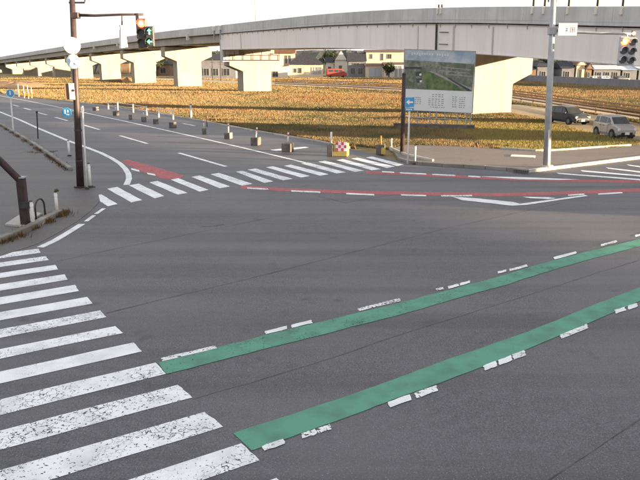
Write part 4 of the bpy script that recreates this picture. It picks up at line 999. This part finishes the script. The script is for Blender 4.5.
# chequered block
b = gp(339.5, 157); ck = empty('chequered_block', b, 'grey and yellow block with red and white chequered board by the far crossing', 'barrier block')
MB().box((b.x - .46, b.y + .5, .33), (.34, .6, .66), R(-12)).build('block', 'block', ck, bevel=.03)
MB().box((b.x + .10, b.y + .42, .36), (.80, .55, .72), R(-12)).build('sand_box', 'yellow', ck, bevel=.03)
bd = MB().box((b.x + .09, b.y + .10, .56), (.62, .03, .50), R(-12)).build('board', 'signwhite', ck)
for i in range(4):
    for j in range(3):
        if (i + j) % 2 == 0:
            x = -.2325 + i * .155; z = .56 + (j - 1) * .165; ca, sa = math.cos(R(-12)), math.sin(R(-12))
            MB().box((b.x + .09 + x * ca + .018 * sa, b.y + .10 + x * sa - .018 * ca, z), (.15, .012, .16), R(-12)).build('check', 'magenta', bd)
p = Vector((b.x - .45, b.y + .5, .7)); MB().tube([p, p + Zv * .62], .055, 10).build('shaft', 'postwhite', ck, smooth=True)
b = gp(381, 155); bk = empty('sand_block', b, 'small grey and tan block on the far corner left of the arrow sign', 'barrier block')
MB().box((b.x, b.y + .3, .28), (.46, .5, .56), R(-12)).build('block', 'block', bk, bevel=.03)
MB().box((b.x + .13, b.y + .02, .22), (.24, .10, .38), R(-12)).build('sand_box', 'yellow', bk, bevel=.02)
p = Vector((b.x + .0, b.y + .3, .55)); MB().tube([p, p + Zv * .5], .05, 10).build('shaft', 'orange', bk, smooth=True)

# low white fence on the verge
fx = [(107, 109.6), (116.5, 110.6), (132, 113), (145.5, 115.8), (157.5, 118), (172, 120)]
FP = [gp(*p) + Vector((0, .6, 0)) for p in fx]
fn = empty('verge_fence', FP[0], 'low white fence of short posts and rails on the verge left of the piers', 'fence')
for p in FP: MB().box((p.x, p.y, .42), (.10, .10, .95)).build('post', 'postwhite', fn)
for i in (0, 1, 2, 4):
    for z in (.8, .45): MB().tube([FP[i] + Zv * z, FP[i + 1] + Zv * z], .03, 6).build('rail', 'postwhite', fn)
b = gp(191.2, 118.4); mp_ = empty('marker_post', b, 'tall pale post on the verge by the dark strip of grass', 'post')
MB().tube([b - Zv * .1, b + Zv * 1.25], .09, 10).build('shaft', 'postwhite', mp_); MB().tube([b + Zv * 1.25, b + Zv * 1.32], .10, 10).build('cap', 'dark', mp_)
b = gp(207, 126.8); mp_ = empty('marker_post', b, 'thin brown stake on the verge near the fourth block', 'post')
MB().tube([b - Zv * .1, b + Zv * .9], .04, 8).build('shaft', 'brown', mp_); MB().box(b + Zv * .8, (.14, .03, .16)).build('reflector', 'orange', mp_)
# orange site posts and earth bank at far left
for i, (px, py, h) in enumerate(((19, 96.5, 1.9), (24.5, 98, 2.1), (28.5, 98.5, 2.4), (32, 98, 1.6))):
    b = gp(px, py); o = empty('site_post', b, ('leftmost', 'second', 'third', 'rightmost')[i] + ' pale site post beside the far left road', 'post', 'site posts at the far left')
    MB().tube([b - Zv * .1, b + Zv * h], .06, 8).build('shaft', 'postwhite', o); MB().tube([b + Zv * .2, b + Zv * .7], .12, 8).build('foot_sleeve', 'orange', o)
def mound(name, label, pts, seed):
    rr = random.Random(seed); mb = MB(); rings = 5; k = 26
    c = sum(pts, Vector()) / len(pts)
    for i in range(rings):
        f = 1 - i / (rings - 1) * .92; z = (1 - f * f)
        for j in range(k):
            t_ = j / k * len(pts); a = pts[int(t_) % len(pts)]; b2_ = pts[(int(t_) + 1) % len(pts)]; e = a.lerp(b2_, t_ - int(t_))
            q = c.lerp(e, f); mb.v.append(Vector((q.x, q.y, -.1 + z * 1.0 * rr.uniform(.75, 1.2))))
    for i in range(rings - 1):
        for j in range(k): mb.f.append([i * k + j, i * k + (j + 1) % k, (i + 1) * k + (j + 1) % k, (i + 1) * k + j])
    mb.f.append([(rings - 1) * k + j for j in range(k)])
    return tag(mb.build(name, 'earth', smooth=True), label, 'mound', kind=None)
mound('earth_mound', 'low sunlit orange earth bank below the far left piers', [gp(-20, 88), gp(20, 90), gp(50, 87), gp(52, 83.5), (gp(10, 82.5)), gp(-20, 83)], 3)
mound('earth_mound', 'reddish earth heap seen through the gap between the left piers', [gp(121, 83), gp(134, 83.5), gp(134, 80.5), gp(122, 80)], 5)

for px, Y, h, lab in ((215.5, 215, 6.3, 'slim dark pole between the two nearest left piers, left one'), (223.5, 205, 5.6, 'slim dark pole between the two nearest left piers, right one'), (305, 285, 10.5, 'grey utility pole behind the cream hipped house'), (349, 290, 10.5, 'grey utility pole behind the dark grey house')):
    b = Vector(((px - 320) * Y / FPX, Y, 0)); o = empty('utility_pole', b, lab, 'pole', 'far poles among the houses')
    MB().tube([b - Zv * .1, b + Zv * h], [.17, .11], 8).build('shaft', 'dark', o)
    for z in (.82, .92): MB().box(b + Zv * h * z, (1.5, .1, .1)).build('crossarm', 'dark', o)
# ================================================================== TREES (behind houses)
def tree(px, Y, h, r, label, seed):
    rr = np.random.default_rng(seed); s = Y / FPX; x = (px - 320) * s
    root = empty('tree', (x, Y, 0), label, 'tree', 'trees among the far houses')
    mb = MB().tube([(x, Y, -.1), (x + .1, Y, h * .35), (x, Y + .1, h * .7)], [.28, .2, .08], 8)
    for k in range(5):
        a = k * 1.3; mb.tube([(x, Y, h * (.3 + .07 * k)), (x + math.cos(a) * r * .6, Y + math.sin(a) * r * .6, h * (.5 + .08 * k))], [.1, .03], 6)
    mb.build('trunk', 'bark', root)
    n = 2600; cl = rr.normal(0, 1, (26, 3)); cl /= np.linalg.norm(cl, axis=1)[:, None]; cl *= rr.uniform(.3, 1, (26, 1)) * np.array([r, r, h * .32]) * .8
    ci = rr.integers(0, 26, n); c = cl[ci] + rr.normal(0, r * .20, (n, 3)) + np.array([x, Y, h * .64])
    a = rr.normal(0, .32, (n, 3)); b = rr.normal(0, .32, (n, 3))
    V = np.stack([c, c + a, c + b], 1).reshape(-1, 3); me = bpy.data.meshes.new('crown'); me.from_pydata(V.tolist(), [], np.arange(3 * n).reshape(-1, 3).tolist()); me.materials.append(M['leaf'])
    o = bpy.data.objects.new('crown', me); col.objects.link(o); o.parent = root; o.matrix_parent_inverse = Matrix.Translation(-root.location)
tree(387, YH - 6, 5.2, 2.0, 'small dark garden tree before the long cream house', 1)
tree(162, 283, 8.5, 3.6, 'dark green tree in the gap left of the near column', 2)
tree(540, YR + 12, 7.0, 3.2, 'dark tree behind the grey hipped house near the pole', 3)
tree(561, YR + 14, 7.2, 3.4, 'dark tree behind the house right of the pole', 4)
tree(634, YR + 14, 6.6, 3.4, 'dark tree at the right end of the far row', 5)
tree(330, YH + 40, 10.5, 4.0, 'dark tree behind the white gabled house', 6)
tree(222, 250, 9.0, 4.0, 'dark tree behind the building between the left piers', 8)

# ================================================================== GRASS
def inside(P, poly):
    x, y = P[:, 0], P[:, 1]; r = np.zeros(len(P), bool); n = len(poly)
    for i in range(n):
        x0, y0 = poly[i][0], poly[i][1]; x1, y1 = poly[(i + 1) % n][0], poly[(i + 1) % n][1]
        c = ((y0 > y) != (y1 > y)) & (x < (x1 - x0) * (y - y0) / ((y1 - y0) + 1e-12) + x0); r ^= c
    return r
def fbm(P, s, seed):
    rr = np.random.default_rng(seed); v = np.zeros(len(P)); amp = 1; tot = 0
    for o in range(5):
        for k in range(3):
            a = rr.uniform(0, 2 * np.pi); f = s * 2 ** o * rr.uniform(.7, 1.3)
            v += amp * np.sin(P[:, 0] * np.cos(a) * f + P[:, 1] * np.sin(a) * f + rr.uniform(0, 6.28)) / 3
        tot += amp; amp *= .6
    return v / tot
def grass_mat(name):
    m = bpy.data.materials.new(name); m.use_nodes = True; nt = m.node_tree; b = nt.nodes['Principled BSDF']
    a = nt.nodes.new('ShaderNodeVertexColor'); a.layer_name = 'Col'; nt.links.new(a.outputs[0], b.inputs['Base Color'])
    b.inputs['Roughness'].default_value = .8; b.inputs['Specular IOR Level'].default_value = .15
    return m
M['grass'] = grass_mat('dry_grass')
def grass(name, P, hmean, wid, label, pal, seed):
    rr = np.random.default_rng(seed); n = len(P)
    f = fbm(P, .11, seed + 1); g = fbm(P, .5, seed + 2)
    h = hmean * rr.uniform(.4, 1.5, n) * (1 + .7 * f + .35 * g); h = np.maximum(h, .04)
    a = rr.uniform(0, 2 * np.pi, n); w = wid * rr.uniform(.6, 1.3, n)
    dx = np.stack([np.cos(a), np.sin(a)], 1) * w[:, None] / 2
    ln = rr.normal(0, .35, (n, 2)) * h[:, None]
    z0 = np.full(n, -.07)
    V = np.zeros((n, 3, 3)); V[:, 0, :2] = P - dx; V[:, 1, :2] = P + dx; V[:, 2, :2] = P + ln; V[:, 0, 2] = z0; V[:, 1, 2] = z0; V[:, 2, 2] = h
    pal = np.array(pal); f2 = fbm(P * np.array([.55, 1.0]), 1.6, seed + 5); t = np.clip(.5 + .55 * f + .38 * g + .22 * f2 + rr.normal(0, .14, n), 0, .999) * (len(pal) - 1)
    i = t.astype(int); fr = (t - i)[:, None]; C = pal[i] * (1 - fr) + pal[np.minimum(i + 1, len(pal) - 1)] * fr
    C *= rr.uniform(.60, 1.08, (n, 1))
    me = bpy.data.meshes.new(name); me.vertices.add(3 * n); me.vertices.foreach_set('co', V.reshape(-1)); me.loops.add(3 * n); me.loops.foreach_set('vertex_index', np.arange(3 * n, dtype=np.int32))
    me.polygons.add(n); me.polygons.foreach_set('loop_start', np.arange(0, 3 * n, 3, dtype=np.int32)); me.update(calc_edges=True)
    ca = me.color_attributes.new('Col', 'FLOAT_COLOR', 'POINT'); cc = np.ones((3 * n, 4)); cc[:, :3] = np.repeat(C, 3, 0); ca.data.foreach_set('color', cc.reshape(-1).astype(np.float32))
    me.materials.append(M['grass']); o = bpy.data.objects.new(name, me); col.objects.link(o)
    return tag(o, label, 'grass', kind='stuff')
redge_in = [p + Vector((.25, .3, 0)) for p in redge[8:]]
field = [gp(392, 149.5)] + redge_in + [rfar + Vector((8, 0, 0)), gp(120, 76.0), gp(275, 76.5), gp(400, 77), gp(508, 80.5), gp(720, 93), gp(760, 148), ge_far] + ge
ROADS = [[(p.x, p.y) for p in acc], [(p.x, p.y) for p in G1 + G2[::-1]]]
N = 5200000
# sample in picture-like density: distance y log-uniform, angle uniform
yy_ = np.exp(RNG.uniform(np.log(34), np.log(250), N)); ang = RNG.uniform(-.60, .60, N)
P = np.stack([ang * yy_, yy_], 1)
keep = RNG.random(N) < np.clip(.30 + .3 * (yy_ < 90), 0, 1)
P = P[keep]
ok = inside(P, [(p.x, p.y) for p in field])
for r_ in ROADS: ok &= ~inside(P, r_)
P = P[ok]
bare = fbm(P, .35, 77) + .5 * fbm(P, 1.3, 78)
P = P[(bare > -.42) | (RNG.random(len(P)) < .12)]
print('grass blades', len(P))
if len(P) > 1300000: P = P[:1300000]
PAL = [(.055, .068, .032), (.10, .108, .050), (.155, .15, .07), (.24, .195, .10), (.34, .25, .125), (.41, .28, .135), (.37, .22, .115), (.25, .145, .085), (.12, .08, .052)]
dist = P[:, 1]
near = dist < 62
# yellow-green grass on the right island, golden elsewhere
isl = near & (P[:, 0] > 10.5)
grass('island_grass', P[isl], .13, .042, 'short yellow-green grass on the island before the parked cars', [(.07, .085, .03), (.17, .17, .055), (.33, .29, .10), (.42, .34, .12), (.36, .23, .10), (.18, .11, .06)], 11)
grass('field_grass', P[near & ~isl], .15, .046, 'dry golden grass of the near field round the billboard', PAL, 12)
grass('field_grass', P[(dist >= 62) & (dist < 120)], .17, .075, 'dry golden and olive grass of the middle field', PAL, 13)
grass('field_grass', P[dist >= 120], .20, .14, 'pale golden grass of the far field below the houses', PAL, 14)
# weeds along the kerbs
def weeds(a_pts, spread, n, label, seed, hm=.12):
    rr = np.random.default_rng(seed); t = rr.uniform(0, len(a_pts) - 1, n); i = t.astype(int); fr = t - i
    A_ = np.array([[p.x, p.y] for p in a_pts]); Q = A_[i] * (1 - fr[:, None]) + A_[i + 1] * fr[:, None] + rr.normal(0, spread, (n, 2))
    cl = fbm(Q, 2.0, seed) > -.1; grass('kerb_weeds', Q[cl], hm, .05, label, [(.05, .05, .02), (.12, .08, .04), (.20, .12, .05), (.26, .16, .07)], seed)
weeds([p + Vector((-.35, -.15, 0)) for p in lk], .12, 5000, 'brown dead weeds along the left road kerb', 21)
weeds([p + Vector((-.05, .25, 0)) for p in kb], .14, 3500, 'brown weeds round the near left kerb', 22)
weeds([gp(35, 152), gp(48, 152)], .35, 1400, 'patch of brown dead leaves on the left pavement', 23, .04)
weeds([p + Vector((.2, .35, 0)) for p in redge[7:11]], .12, 2500, 'dark green weeds along the far kerb by the blocks', 24, .2)
